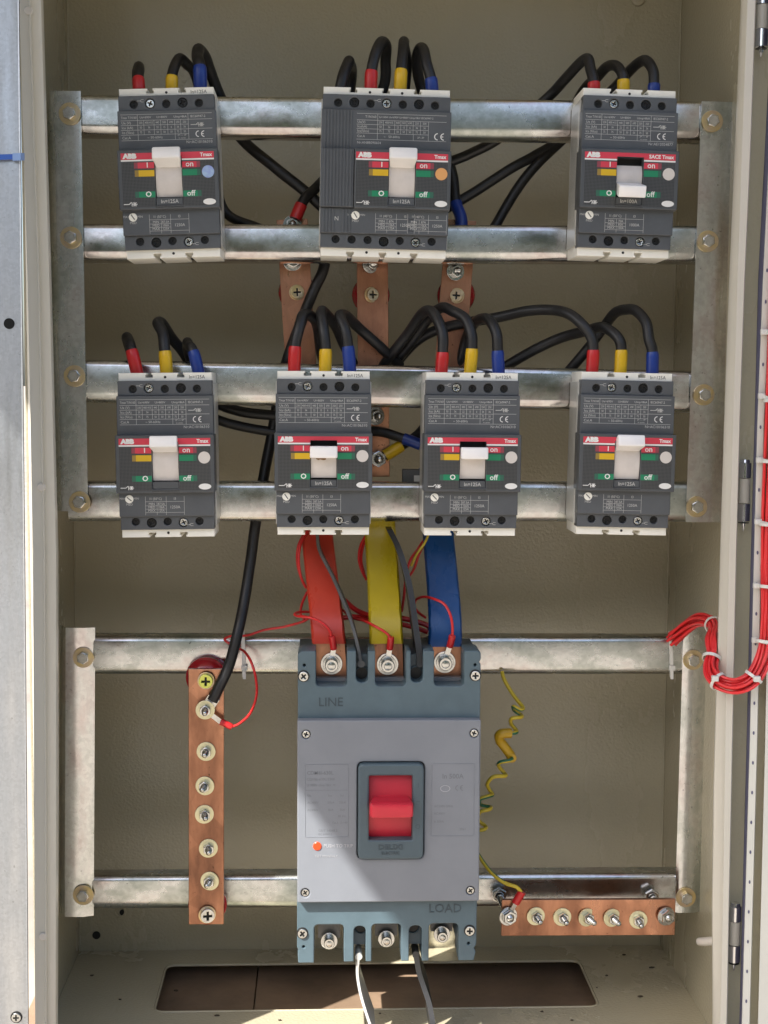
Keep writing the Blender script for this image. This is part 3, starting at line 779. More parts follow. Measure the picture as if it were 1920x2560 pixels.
    sub('logo_band', 'band', lambda: mesh('band', [(x * .001, y * .001, zz * .001) for x, y in ((-36.4, 9.2), (-10.5, 9.2), (-10.5, 11.1), (10.9, 11.1), (10.9, 9.2), (36.2, 9.2), (36.2, 14.2), (-36.4, 14.2))], [list(range(8))], smooth=False), redp)
    pieces('white_line', 'wl', [(-36.4, 7.9, -10.6, 9.1), (11.0, 7.9, 36.2, 9.1)], zz, inkw)
    sub('brand_lettering', 'brandl', lambda: text_mesh([('ABB', -34.4, 11.7, 3.6, 'LEFT', .42, 1.12)], zz + .08), inkw)
    sub('type_lettering', ('brand', brand), lambda: text_mesh([(brand, 34.6, 11.7, 2.9, 'RIGHT', .12)], zz + .08), inkw)
    pieces('on_block', 'onb', [(-23.5, 2.3, -10.7, 6.9), (11.1, 2.3, 22.4, 6.9)], zz, redp)
    pieces('on_block_edge', 'onf', [(-26.4, 2.3, -23.5, 6.9), (22.4, 2.3, 25.2, 6.9)], zz, redf)
    pieces('yellow_block', 'yb', [(-23, -4.0, -10.7, .9)], zz, yelp)
    pieces('yellow_block_edge', 'yf', [(-26, -4.0, -23, .9)], zz, yelf)
    pieces('green_block', 'gb', [(11.1, -4.0, 22.6, .9), (11.1, -20.2, 22.4, -15.6), (-23.4, -20.2, -10.7, -15.6)], zz, grnp)
    pieces('green_block_edge', 'gf', [(22.6, -4.0, 25.2, .9), (22.4, -20.2, 25.4, -15.6), (-26.4, -20.2, -23.4, -15.6)], zz, grnf)
    for it in (('I', -16, 4.6, 4.0, 'CENTER', .12), ('on', 17, 4.8, 4.4, 'CENTER', .08), ('O', -15.9, -17.9, 4.2, 'CENTER', .14), ('off', 17.2, -17.8, 4.4, 'CENTER', .08)):
        sub('switch_lettering', ('swl', it[0]), lambda: text_mesh([it], zz + .08), inkw)
    sub('trip_symbol', 'tsym', lambda: trip_symbol(-35.6, -25.2, zz), inkw)
    sub('round_sticker', 'rst', lambda: plate(circ(31.2, -1.4, 4.8, 28), Z_FACE, Z_FACE + .22), sticker or stick)
    sub('oval_sticker', 'ost', lambda: plate(ell(31.4, -24.6, 5.0, 2.4), Z_FACE, Z_FACE + .22), inkw)
    # opening
    slot = child('slot_recess', cached('slotr', lambda: quads([(-10.6, -26.6, 11.0, 11.2)], 50)), blackp, e, (q, 0, 0))
    npl = child('current_plate', cached('npl', lambda: plate(rr(-10.2, -26.3, 10.6, -20.6, .4), 52, Z_FACE - .9, [], .3)), facep, e, (q, 0, 0))
    if over_tag: child('current_print', cached(('cur', rating), lambda: text_mesh([(rating, .2, -23.6, 3.0, 'CENTER', .04, .95)], Z_FACE - .82)), ink, npl)
    hy, tilt, s0, s1 = {'on': (6.6, 16, -19.8, 8.5), 'trip': (1.2, 3, -19.2, 3.5), 'off': (-12.6, -14, -12, 4.8)}[state]
    sk = child('slider', cached(('skirt', state), lambda: skirt_me(s0, s1, 54.5, 4.8)), skirtp, e, (q, 0, 0))
    if stain: child('rust_stain', cached('stain', lambda: plate(fillet([(-6, -4), (-3.6, -5), (-3, -4.2), (.2, -5), (2.2, -4.4), (1.6, -2.2), (.2, -1.4), (-3.4, -2), (-5.4, -2.2)], .6), 59.0, 59.35)), mat('brown_stain', (.22, .13, .06), .7), sk)
    h = child('toggle_handle', cached('handle', lambda: handle_me()), handlep, e, (q + .0002, hy * .001, .054), (R(-tilt), 0, 0))
    if cap_rating: child('cap_print', cached('capr', lambda: text_mesh([('In=125A', 25.4, 62.7, 2.8, 'CENTER', .03, .95)], Z_HOUSE + .08)), inkg, hobj)
    return e

def handle_me():
    # tapering lever: rounded sections from root to tip
    V = []; F = []
    secs = [(9.9, 4.6, -2, .8), (10.0, 4.6, 8, .8), (10.4, 4.7, 13, 1.0), (11.0, 4.8, 19, 1.2), (10.6, 4.4, 20.6, 1.2), (9.6, 3.4, 21.2, 1.0)]
    n = None
    for (a, b, z, r) in secs:
        ring_ = rr(-a, -b, a, b, r, 3); n = len(ring_)
        for x, y in ring_: V.append((x * .001, y * .001, z * .001))
    for i in range(len(secs) - 1):
        for k in range(n):
            l = (k + 1) % n; F.append([i * n + k, i * n + l, (i + 1) * n + l, (i + 1) * n + k])
    F.append([(len(secs) - 1) * n + k for k in range(n)])
    return mesh('handle', V, F, 40)

breaker(421, 428, 2.2, 'on', 'circuit breaker at the left of the upper row, blue shimmering round sticker', sticker=stick_b)
breaker(964, 428, -1.0, 'on', 'wide four-pole circuit breaker with ribbed left side and orange round sticker', poles=4, sticker=stick_o, cap_rating=False)
breaker(1573, 429, -1.3, 'off', 'circuit breaker at the right of the upper row, handle down at off', rating='In=100A', cap_rating=False, brand='SACE Tmax', trip=('70A', '85A', '100A', '1000A'), nr='Nr:AE12024877', side_label=True)
breaker(413, 1140, .8, 'on', 'leftmost circuit breaker of the middle row, handle up', over_tag=False)
breaker(808.6, 1135, 0, 'trip', 'second circuit breaker of the middle row, brown stain below its white handle', stain=True)
breaker(1181, 1138, -.3, 'trip', 'third circuit breaker of the middle row, clean handle at mid position')
breaker(1567.5, 1137, -1.0, 'on', 'rightmost circuit breaker of the middle row, handle up')

# ------------------------------------------------------------------ large main breaker
mp = P(973, 2031, -2); mp.y = .0955
mb = empty('main_circuit_breaker', mp, prot(0.0), 'large blue grey main circuit breaker with red handle', 'circuit breaker')
mb.scale = (1, 1.022, 1)
ZS, ZC = 87.0, 95.0
Lo = [(-75, 74), (75, 74), (75, 118), (73.6, 119.5), (75, 122), (75, 127), (73, 129), (61.4, 129), (61.4, 100.4), (36.6, 100.4), (36.6, 129), (27.6, 129), (27.6, 103.4), (17.4, 103.4), (17.4, 129), (13.7, 129), (13.7, 100.4), (-11.7, 100.4), (-11.7, 129), (-17.6, 129), (-17.6, 103.4), (-27.4, 103.4), (-27.4, 129), (-34.6, 129), (-34.6, 100.4), (-60.3, 100.4), (-60.3, 129), (-72, 129), (-75, 126)]
rL = [0.8, .8, .6, .6, .6, .8, .8, .8, 4, 4, .8, .8, 5, 5, .8, .8, 4, 4, .8, .8, 5, 5, .8, .8, 4, 4, .8, 1, 1]
hl_ = [circ(-71, 108.6, 3.9, 18), circ(71, 108.8, 3.9, 18), circ(-69.6, 117.6, 1.2, 10), circ(70.4, 117.6, 1.2, 10)]
child('line_terminal_cover', plate(fillet(Lo, rL, 4), 56, ZS, [hl_[2], hl_[3]], .8), mbody, mb)
Ld = [(-75.5, -74), (-75.5, -115), (-74, -117), (-75, -120), (-74.5, -128), (-61.4, -128), (-61.4, -96), (-36.6, -96), (-36.6, -127.4), (-28.4, -127.4), (-28.4, -97.5), (-18.4, -97.5), (-18.4, -127.4), (-13.6, -127.4), (-13.6, -96), (11.2, -96), (11.2, -127.4), (17.6, -127.4), (17.6, -97.5), (28.4, -97.5), (28.4, -127.4), (34.2, -127.4), (34.2, -96), (59, -96), (59, -127.4), (72, -127.4), (73.5, -120), (72, -117), (74, -114), (74.2, -74)]
rD = [.6, .6, .5, .5, .8, .8, 4, 4, .8, .8, 5, 5, .8, .8, 4, 4, .8, .8, 5, 5, .8, .8, 4, 4, .8, .8, .6, .6, .6, .6]
child('load_terminal_cover', plate(fillet(Ld, rD, 4), 56, ZS, [circ(-70, -114.5, 1.2, 10), circ(67.6, -113, 1.2, 10)], .8), mbody, mb)
# rear housing with terminal chambers
Hr = [(-74.5, -118), (-61, -118), (-61, -92), (-36.6, -92), (-36.6, -118), (-13.4, -118), (-13.4, -92), (11, -92), (11, -118), (34.4, -118), (34.4, -92), (58.8, -92), (58.8, -118), (73.6, -118), (74.5, 124), (61.2, 124), (61.2, 97), (36.8, 97), (36.8, 124), (13.5, 124), (13.5, 97), (-11.5, 97), (-11.5, 124), (-34.8, 124), (-34.8, 97), (-60, 97), (-60, 124), (-74.5, 124)]
child('housing', plate(Hr, 0, 74, [], .6), mdark, mb)
for (x0, x1) in ((-60, -34.6), (-11.6, 13.6), (36.7, 61.3)):
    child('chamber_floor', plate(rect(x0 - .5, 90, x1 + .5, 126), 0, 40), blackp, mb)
    child('arc_shield', plate(rect(x0 + .2, 97.4, x1 - .2, 103.2), 58, 66, [], .5), mat('grey_shield', (.22, .22, .23), .35), mb)
for x in (-22.4, 22.4):
    o = child('fixing_hole', lathe([(5.9, 0), (5.9, 2.2), (5.2, 2.6), (4.9, 2.2), (4.9, -2)], 24), mdark, mb, (x * .001, .1087, .0735))
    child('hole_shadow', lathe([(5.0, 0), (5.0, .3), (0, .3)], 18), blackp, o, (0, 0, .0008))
    o = child('fixing_hole', lathe([(5.9, 0), (5.9, 2.2), (5.2, 2.6), (4.9, 2.2), (4.9, -2)], 24), mdark, mb, ((x + 1 * (-1 if x > 0 else .3)) * .001, -.1027, .0735))
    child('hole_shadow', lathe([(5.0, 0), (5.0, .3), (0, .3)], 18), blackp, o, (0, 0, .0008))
for (x, y) in ((-70.2, 108.8), (70.6, 109), (-71, -102.8), (68.2, -102)):
    s = child('screw', phil_me(3.9, 2.2), zinc, mb, (x * .001, y * .001, ZS * .001 - .0002), (0, 0, R(20 + x)))
    child('cross_recess', cached('rec4', lambda: lathe([(3.6, 0), (3.6, .2), (0, .2)], 16)), blackp, s, (0, 0, .0004))
    child('screw_seat', cached('seat5', lambda: lathe([(4.9, 0), (4.9, .15), (0, .15)], 20)), blackp, s, (0, 0, .0001))
scr = ((-68, 63.2), (69.4, 63.5), (-68.6, -66.6), (67.8, -66))
cov = child('front_cover', plate(rr(-75.2, -74.6, 74.8, 74.6, 1.2), 60, ZC, [circ(x, y, 3.7, 18) for x, y in scr] + [rr(-26.4, -39.0, 29.0, 40.8, 5, 4)], .9), mcover, mb)
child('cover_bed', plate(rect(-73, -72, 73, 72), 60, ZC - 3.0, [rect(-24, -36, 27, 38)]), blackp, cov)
for (x, y) in scr:
    s = child('screw', phil_me(3.0, 2.0), zinc, mb, (x * .001, y * .001, (ZC - 2.6) * .001), (0, 0, R(10 + y)))
    child('cross_recess', cached('rec5', lambda: lathe([(2.8, 0), (2.8, .2), (0, .2)], 16)), blackp, s, (0, 0, .0003))
# raised outline frames of the two text fields
for nm, x0, x1 in (('l', -69, -33.2), ('r', 34.6, 70.2)):
    child('text_field', plate(rr(x0, -20.8, x1, 39, 1.2), ZC - .05, ZC + .28, [rr(x0 + .45, -20.35, x1 - .45, 38.55, 1.0)], .1), mcover, cov)
T = [('CDM6i-630L', -67.4, 31.8, 3.0, 'LEFT', .06), ('CDM6i-630L/3300', -67.4, 26.6, 2.2, 'LEFT'), ('Ui 1000V  Uimp 12kV  3P', -67.4, 21.8, 1.9, 'LEFT', 0, .85), ('Ue', -67, 13.4, 1.9, 'LEFT'), ('Icu', -50, 13.4, 1.9, 'LEFT'), ('Ics', -40, 13.4, 1.9, 'LEFT'),
     ('AC400V', -67, 7.6, 1.9, 'LEFT'), ('50kA', -50.5, 7.6, 1.9, 'LEFT'), ('35kA', -41, 7.6, 1.9, 'LEFT'), ('AC690V', -67, 1.6, 1.9, 'LEFT'), ('8kA', -50, 1.6, 1.9, 'LEFT'), ('5kA', -40.4, 1.6, 1.9, 'LEFT'),
     ('50 Hz', -42, -3.6, 1.9, 'LEFT'), ('Cat.A  -5~+40', -46.5, -9, 1.9, 'LEFT', 0, .8), ('GB/T 14048.2', -58, -15.4, 2.0, 'LEFT'), ('IEC 60947-2', -58, -18.4, 1.6, 'LEFT')]
child('rating_print', join([text_mesh(T, ZC + .08), lines([(-68.4, 17.8, -34, 17.8)], ZC + .08, .25)]), embl, cov)
T = [('In 500A', 52.2, 28.4, 4.0, 'CENTER', .08), ('AC230V 50Hz', 37, 4, 1.9, 'LEFT'), ('AC400V', 37, -2, 1.9, 'LEFT'), ('Ir 500A', 37, -8.6, 1.9, 'LEFT'), ('2021', 58, -15, 2.0, 'LEFT')]
child('current_print', join([text_mesh(T, ZC + .08), ce_mark(58, 19.0, 4.6, ZC + .08)]), embl, cov)
child('approval_mark', plate(ell(46, 18.6, 4.2, 2.8), ZC, ZC + .25, [ell(46, 18.6, 3.5, 2.2)], .05), embw, cov)
child('trip_lettering', text_mesh([('PUSH TO TRIP', -53.6, -28, 2.9, 'LEFT', .05, .95), ('TEST MONTHLY', -61, -36.4, 1.9, 'LEFT', 0, 1)], ZC + .02, depth=.25), embw, cov)
tb_ = child('trip_button', lathe([(3.5, 0), (3.5, .8), (3.0, 1.2), (0, 1.2)], 24), button, cov, (-.0588, -.028, ZC * .001 - .0003))
child('line_lettering', text_mesh([('LINE', -48, 87.4, 7.4, 'CENTER', 0, 1.0)], ZS - .05, depth=.5), embd, mb)
child('load_lettering', text_mesh([('LOAD', 47.6, -83.6, 7.4, 'CENTER', 0, 1.0)], ZS - .05, depth=.5), embd, mb)
esc = child('handle_frame', plate(rr(-25.6, -38.2, 28.2, 40, 5, 5), 80, ZC + 4.2, [rr(-16.6, -22, 18.8, 30.2, 1.0)], 1.6), mdark, mb)
child('frame_lettering', text_mesh([('DELIXI', 1.2, -28.2, 4.0, 'CENTER', .22, 1.25), ('ELECTRIC', 1.2, -33, 2.3, 'CENTER', .05, 1.1)], ZC + 4.15, depth=.4), embd, esc)
child('position_marks', join([lines([(23.6, 24.6, 23.6, 20.4), (22.2, 9.2, 25.2, 9.2)], ZC + 4.28, .45), plate(circ(23.4, -11.2, 1.9, 20), ZC + 4.1, ZC + 4.28, [circ(23.4, -11.2, 1.45, 18)])]), embd, esc)
child('slider', mesh('sl', *(lambda n: ([(x * .001, (-25 + 58 * i / n) * .001, (86 + 8.5 * math.sin(math.pi * (.12 + .76 * i / n))) * .001) for i in range(n + 1) for x in (-16.4, 18.6)], [[2 * i, 2 * i + 1, 2 * i + 3, 2 * i + 2] for i in range(n)]))(12), 60), mredd, mb)
def main_handle():
    V = []; F = []; n = None
    secs = [(14.8, 4.0, -4, .8), (14.8, 4.2, 5, 1.0), (16.2, 5.0, 12, 1.4), (17.6, 6.0, 19, 2.2), (17.4, 6.0, 23, 2.6), (16.2, 5.2, 24.6, 2.6), (13.5, 4.0, 25.2, 2.4)]
    for (a, b, z, r) in secs:
        ring_ = rr(-a, -b, a, b, r, 3); n = len(ring_)
        for x, y in ring_: V.append((x * .001, y * .001, z * .001))
    for i in range(len(secs) - 1):
        for k in range(n):
            l = (k + 1) % n; F.append([i * n + k, i * n + l, (i + 1) * n + l, (i + 1) * n + k])
    F.append([(len(secs) - 1) * n + k for k in range(n)])
    return mesh('mh', V, F, 32)
child('toggle_handle', main_handle(), mred, mb, (.0012, .0085, .0905), (R(6), 0, 0))

# ------------------------------------------------------------------ copper bars
def bar(top, bot, wpx, Y, label, name='copper_busbar', th=4, grp='vertical copper busbars'):
    a = P(*top, Y); b = P(*bot, Y); c = (a + b) / 2
    wd = (P(top[0] + wpx, top[1], Y) - P(top[0], top[1], Y)).length * 1000
    ang = math.degrees(math.atan2(b.x - a.x, a.z - b.z)); L = (a - b).length * 1000
    me = plate(rr(-wd / 2, -L / 2, wd / 2, L / 2, .6), -th, 0, [], .4)
    o = child(name, me, copper, None, c, prot(ang)); tag(o, label, 'busbar', grp)
    return o, (Matrix.Translation(c) @ Euler(prot(ang)).to_matrix().to_4x4()).inverted()
def on(o, inv, px, py, Y): return inv @ P(px, py, Y)
def insulator(px, py, Y0, Y1, r, label):
    c = P(px, py, Y1)
    h = (Y1 - Y0)
    prof = [(r * .86, 0), (r, h * .18), (r, h * .42), (r * .86, h * .52), (r * .86, h * .6), (r * .94, h * .72), (r * .8, h * .92), (r * .62, h), (0, h)]
    o = child('standoff_insulator', lathe(prof, 32), insul, None, c, PANEL)
    tag(o, label, 'insulator', 'red standoff insulators')
    if Y1 > 110: child('mounting_stud', lathe([(0, -110), (4, -110), (4, .5), (0, .5)], 12), zinc, o)
YBAR = 92
b1, i1 = bar((730, 548), (768, 1180), 78, YBAR, 'left copper busbar behind the breaker rows, leaning right')
b2, i2 = bar((930, 548), (936, 1192), 78, YBAR, 'middle copper busbar behind the breaker rows')
b3, i3 = bar((1153, 550), (1105, 1180), 76, YBAR, 'right copper busbar behind the breaker rows, leaning left')
for o, iv, lst in ((b1, i1, (742, 731)), (b2, i2, (929, 737)), (b3, i3, (1142, 739))):
    add_phil(o, on(o, iv, *lst, YBAR - 1), (0, 0, 0), 5.4, 6.6, zincy, zincy, a=random.uniform(-20, 60))
for o, iv, pts in ((b1, i1, [(731, 562), (731, 654)]), (b2, i2, [(926, 660), (940, 1040)]), (b3, i3, [(1139, 678)])):
    for q in pts: add_stud(o, on(o, iv, *q, YBAR - 3.4), (0, 0, 0), 8.0, 5.6, 9, a=random.uniform(0, 50), wm=zinc)
add_stud(b2, on(b2, i2, 944, 1147, YBAR - 4.5), (0, 0, 0), 6.5, 7.2, 10, a=10, wm=zinc)
insulator(744, 733, 96.3, 130, 16.5, 'red insulator behind the left copper busbar')
insulator(926, 740, 96.3, 130, 16.5, 'red insulator behind the middle copper busbar')
insulator(1137, 741, 96.3, 130, 16.5, 'red insulator behind the right copper busbar')
# neutral bar
YN = 68
bn, inn = bar((515.5, 1673), (515.5, 2311), 89, YN, 'vertical copper neutral bar with a row of studs, left of the large breaker', 'neutral_bar', 5, None)
add_phil(bn, on(bn, inn, 515, 1702, YN - 4), (0, 0, 0), 6.0, 7.4, mat('yellow_green_zinc', (.62, .66, .16), .3, .9), zincy, 3.6, a=0)
add_phil(bn, on(bn, inn, 518, 2287, YN - 3), (0, 0, 0), 6.2, 7.6, zinc, zincy, 3.6, a=12)
for (x, y) in ((513, 1775), (515, 1879), (512, 1965), (511, 2036), (521, 2121), (524, 2203)):
    add_stud(bn, on(bn, inn, x, y, YN - (9.5 if y < 1800 else 1.2)), (0, 0, 0), 8.2, 5.0, 13, a=random.uniform(-15, 15), wm=mat('pale_yellow_zinc', (.74, .70, .46), .35, .7))
insulator(517, 1688, 73.3, 94.5, 17.5, 'red insulator at the top of the vertical neutral bar')
insulator(521, 2252, 73.3, 94.5, 17.0, 'red insulator at the bottom of the vertical neutral bar')
# earth bar (horizontal)
YE = 52
a = P(1254, 2295, YE); b = P(1688, 2293, YE); c = (a + b) / 2
hh = (P(1400, 2249, YE) - P(1400, 2339, YE)).length * 1000; L = (b - a).length * 1000
be = child('earth_bar', plate(rr(-L / 2, -hh / 2, L / 2, hh / 2, .6), -4, 0, [], .4), copper, None, c, prot(math.degrees(math.atan2(b.z - a.z, b.x - a.x))))
tag(be, 'horizontal copper earth bar at the lower right with seven bolts', 'busbar')
ie = (Matrix.Translation(c) @ Euler(be.rotation_euler).to_matrix().to_4x4()).inverted()
pyz = bpy.data.materials['pale_yellow_zinc']
for (x, y) in ((1340, 2291), (1406, 2293), (1468, 2294), (1531, 2295), (1596, 2300)):
    add_stud(be, ie @ P(x, y, YE - 1.2), (0, 0, 0), 8.0, 5.0, 15, a=random.uniform(-10, 20), wm=pyz)
for (x, y) in ((1271, 2291), (1666, 2291)):
    add_stud(be, ie @ P(x, y, YE - 2.5), (0, 0, 0), 8.2, 6.4, 6.5, a=15, wm=zinc)
for k, (x, y, lb) in enumerate(((1246, 2232, 'left'), (1626, 2236, 'right'))):
    loc = P(x, y, 92)
    st = empty('standoff_bolt', loc, PANEL, 'zinc bolt holding the %s end of the earth bar off the lowest rail' % lb, 'bolt')
    d0 = P(1271 if k == 0 else 1666, 2291, YE) - loc
    child('nut', cached(('nut', 6.8), lambda: plate(hexpts(6.8), 0, 6, [circ(0, 0, 3.3, 14)], .7, ang=25)), zinc, st, (0, 0, .003))
    rod = tube([Vector((0, 0, 0)), Vector((d0.x * .45, d0.z * .45, .024)), Vector((d0.x, d0.z, .036))], 3.6, Vector((0, 0, 0)), 14)
    child('rod', rod, zinc, st)

# insulated bus links down to the main breaker
def link(pts, wd, m, col, label, bolt, cut):
    path = catmull([P(*q) for q in pts], 8)
    o = empty('insulated_busbar', path[0], label=label, cat='busbar', group='coloured busbars on the line terminals')
    wv = Vector((1, 0, .0))
    k = int(len(path) * cut)
    wds = [wd[0] + (wd[1] - wd[0]) * i / (len(path) - 1) for i in range(len(path))]
    child('insulation', ribbon(path[:k], wv, wds[:k], 6.5, path[0], soft=True), m, o)
    child('bare_end', ribbon(path[k - 2:], wv, [q * .93 for q in wds[k - 2:]], 4.5, path[0]), copper, o)
    bl = P(bolt[0], bolt[1], bolt[2]) - path[0]
    e = child('terminal_bolt', cap_me(5.6, 9), zinc, o, bl, PANEL)
    child('washer', washer_me(9.2, 4, 2.0), zinc, e, (0, 0, -.002)); child('spring_washer', washer_me(7.2, 4, 1.8), zinc, e, (0, 0, -.0003))
    return o
link([(777, 1150, 90), (785, 1250, 90), (793, 1340, 86), (803, 1430, 70), (814, 1520, 50), (820, 1580, 42), (824, 1640, 40), (828, 1720, 40)], (26.5, 29.0), busr, 'red', 'red insulated busbar feeding the left terminal of the large breaker', (829, 1660, 35.5), .80)
link([(943, 1222, 90), (946, 1265, 90), (951, 1340, 86), (957, 1430, 70), (962, 1520, 50), (965, 1580, 42), (967, 1640, 40), (968, 1720, 40)], (26.5, 29.0), busy, 'yellow', 'yellow insulated busbar feeding the middle terminal of the large breaker', (969, 1661, 35.5), .80)
link([(1085, 1170, 90), (1090, 1250, 90), (1096, 1340, 86), (1104, 1430, 70), (1111, 1520, 50), (1113, 1580, 42), (1112, 1640, 40), (1111, 1720, 40)], (26.5, 29.0), busb, 'blue', 'blue insulated busbar feeding the right terminal of the large breaker', (1112, 1656, 35.5), .81)
# load terminals of the main breaker (part of it)
for (x, y) in ((823, 2345), (966, 2340), (1105, 2329)):
    loc = P(x, y, 50) - mp; loc = Vector((loc.x, loc.z, -loc.y))
    e = child('terminal_bolt', cap_me(4.6, 7), zinc, mb, loc); child('washer', washer_me(7.2, 3, 2), zinc, e, (0, 0, -.002))
    child('terminal_plate', plate(rr(-9.5, 1, 9.5, 16, .5), -9, -5), bpy.data.materials['grey_shield'], e)

# ------------------------------------------------------------------ power cables
def cable(pts, label, sleeve=None, sm=None, r=4.5, tail=None, tm=None, grp='black power cables', tail_n=0):
    """pts: whole run from the terminal; sleeve: number of leading points covered by the coloured sleeve"""
    raw = [P(*q) for q in pts]
    raw = raw[:2] + [p + Vector((random.uniform(-1, 1), random.uniform(-1, 1), random.uniform(-1, 1))) * .0012 for p in raw[2:-1]] + raw[-1:]
    path = catmull(raw, 8)
    o = empty('power_cable', raw[0], label=label, cat='cable', group=grp)
    child('sheath', tube(path, r, raw[0], 14), rubber, o)
    if sleeve:
        k = int(8 * sleeve) + 1
        sp = path[:k]
        rad = [r + .75] * len(sp); rad[0] = r + .5; rad[-1] = r + .35
        child('sleeve', tube(sp, rad, raw[0], 16), sm, o)
    if tail:
        k = int(8 * tail) + 1; sp = path[-k:]
        child('sleeve', tube(sp, r + .8, raw[0], 16), tm, o)
    return o
T0 = 30
G1 = 'cables of the upper breaker row'; G2 = 'cables of the middle breaker row'
cable([(348, 226, T0), (346, 196, T0 + 2), (345, 172, T0 + 12), (345, 168, T0 + 30), (346, 190, T0 + 55), (350, 240, 95), (380, 330, 110)], 'red sleeved black cable on the upper left breaker', 1, slr, r=4.3, grp=G1)
cable([(430, 224, T0), (430, 191, T0), (436, 164, T0 + 6), (450, 149, T0 + 16), (468, 158, T0 + 28), (484, 185, T0 + 42), (500, 240, 90), (530, 400, 105), (563, 523, 105), (640, 567, 100), (728, 600, 90)], 'yellow sleeved black cable on the upper left breaker', 1, sly, r=4.3, grp=G1)
cable([(501, 222, T0), (499, 166, T0), (494, 138, T0 + 8), (497, 126, T0 + 20), (510, 140, T0 + 32), (524, 175, T0 + 44), (545, 235, 90), (600, 340, 104), (690, 418, 100), (770, 485, 98), (860, 570, 98)], 'blue sleeved black cable on the upper left breaker', 1, slb, r=4.8, grp=G1)
cable([(850, 226, T0), (858, 190, T0 + 2), (868, 156, T0 + 12), (872, 154, T0 + 24), (876, 180, T0 + 50), (870, 240, 95), (850, 400, 108), (820, 560, 100), (812, 660, 95), (787, 725, 90), (762, 790, 90), (728, 876, 92), (703, 960, 100), (683, 1050, 104), (664, 1180, 102), (640, 1310, 92), (630, 1400, 86), (613, 1500, 76), (595, 1580, 64), (572, 1660, 62), (548, 1722, 58), (531, 1752, 58)], 'long black neutral cable running down from the four-pole breaker to the neutral bar', r=4.7, grp=G1)
cable([(927, 228, T0), (929, 177, T0), (937, 132, T0 + 4), (951, 107, T0 + 14), (963, 116, T0 + 28), (966, 150, T0 + 42), (961, 220, T0 + 55), (900, 350, 105), (830, 430, 106), (790, 465, 100), (762, 498, 90), (738, 548, 86)], 'red sleeved black cable arching over the four-pole breaker', 1, slr, tail=.8, tm=slr, grp=G1)
cable([(1000, 229, T0), (1003, 175, T0), (1007, 130, T0 + 8), (1010, 107, T0 + 22), (1013, 118, T0 + 34), (1015, 160, T0 + 48), (1014, 230, T0 + 62), (1000, 400, 106), (950, 560, 100), (928, 640, 88)], 'yellow sleeved black cable arching over the four-pole breaker', 1, sly, grp=G1)
cable([(1081, 231, T0), (1077, 196, T0), (1068, 155, T0 + 4), (1056, 121, T0 + 12), (1046, 124, T0 + 26), (1043, 155, T0 + 40), (1058, 225, T0 + 58), (1100, 350, 106), (1128, 430, 104), (1141, 505, 96), (1153, 556, 88), (1145, 650, 86)], 'blue sleeved black cable arching over the four-pole breaker', 1, slb, tail=2.05, tm=slb, grp=G1)
cable([(1485, 230, T0), (1484, 202, T0), (1480, 172, T0 + 4), (1470, 150, T0 + 12), (1450, 158, T0 + 24), (1410, 197, T0 + 45), (1365, 245, 92), (1250, 343, 104), (1170, 385, 106), (1110, 415, 106), (1000, 480, 106)], 'red sleeved black cable on the upper right breaker', .9, slr, r=4.4, grp=G1)
cable([(1558, 231, T0), (1558, 196, T0), (1555, 176, T0 + 4), (1541, 164, T0 + 12), (1517, 170, T0 + 26), (1490, 196, T0 + 44), (1455, 232, 90), (1395, 350, 104), (1335, 392, 104), (1280, 424, 102), (1180, 480, 104), (1110, 525, 104)], 'yellow sleeved black cable on the upper right breaker', .9, sly, r=4.4, grp=G1)
cable([(1634, 233, T0), (1635, 206, T0), (1632, 174, T0 + 4), (1619, 154, T0 + 12), (1592, 160, T0 + 24), (1567, 186, T0 + 40), (1530, 226, 88), (1420, 340, 104), (1345, 405, 105), (1300, 460, 105), (1262, 522, 104), (1232, 570, 102), (1180, 640, 100)], 'blue sleeved black cable on the upper right breaker', .9, slb, r=4.4, grp=G1)
cable([(346, 945, T0), (329, 876, T0), (324, 854, T0 + 10), (320, 846, T0 + 26), (322, 870, T0 + 50), (350, 930, 92), (400, 990, 105), (440, 1080, 106), (450, 1180, 106)], 'red sleeved black cable on the leftmost middle row breaker', 1, slr, grp=G2)
cable([(418, 945, T0), (412, 878, T0), (404, 836, T0 + 4), (398, 810, T0 + 14), (406, 812, T0 + 28), (428, 842, T0 + 46), (462, 893, 90), (520, 990, 104), (590, 1024, 104), (690, 1036, 102), (760, 1040, 102)], 'yellow sleeved black cable on the leftmost middle row breaker', 1, sly, grp=G2, r=4.6)
cable([(500, 945, T0), (483, 878, T0), (475, 862, T0 + 10), (470, 858, T0 + 24), (472, 880, T0 + 46), (490, 930, 90), (520, 1010, 102), (545, 1052, 100), (690, 1080, 102), (850, 1085, 96), (940, 1082, 90), (1010, 1098, 84), (1052, 1112, 82)], 'blue sleeved black cable on the leftmost middle row breaker', 1, slb, tail=1.1, tm=slb, grp=G2, r=4.2)
cable([(735, 943, T0), (738, 866, T0), (748, 815, T0 + 2), (763, 783, T0 + 10), (782, 793, T0 + 22), (798, 825, T0 + 38), (802, 880, 88), (830, 950, 100)], 'red sleeved black cable on the stained second breaker', 1, slr, grp=G2)
cable([(812, 944, T0), (814, 873, T0), (810, 818, T0 + 2), (804, 782, T0 + 12), (816, 788, T0 + 26), (838, 818, T0 + 42), (862, 858, 84), (890, 925, 98)], 'yellow sleeved black cable on the stained second breaker', 1, sly, grp=G2)
cable([(876, 943, T0), (870, 866, T0), (862, 822, T0 + 2), (853, 787, T0 + 10), (868, 788, T0 + 24), (900, 822, T0 + 42), (950, 868, 80), (1000, 915, 96)], 'blue sleeved black cable on the stained second breaker', 1, slb, grp=G2)
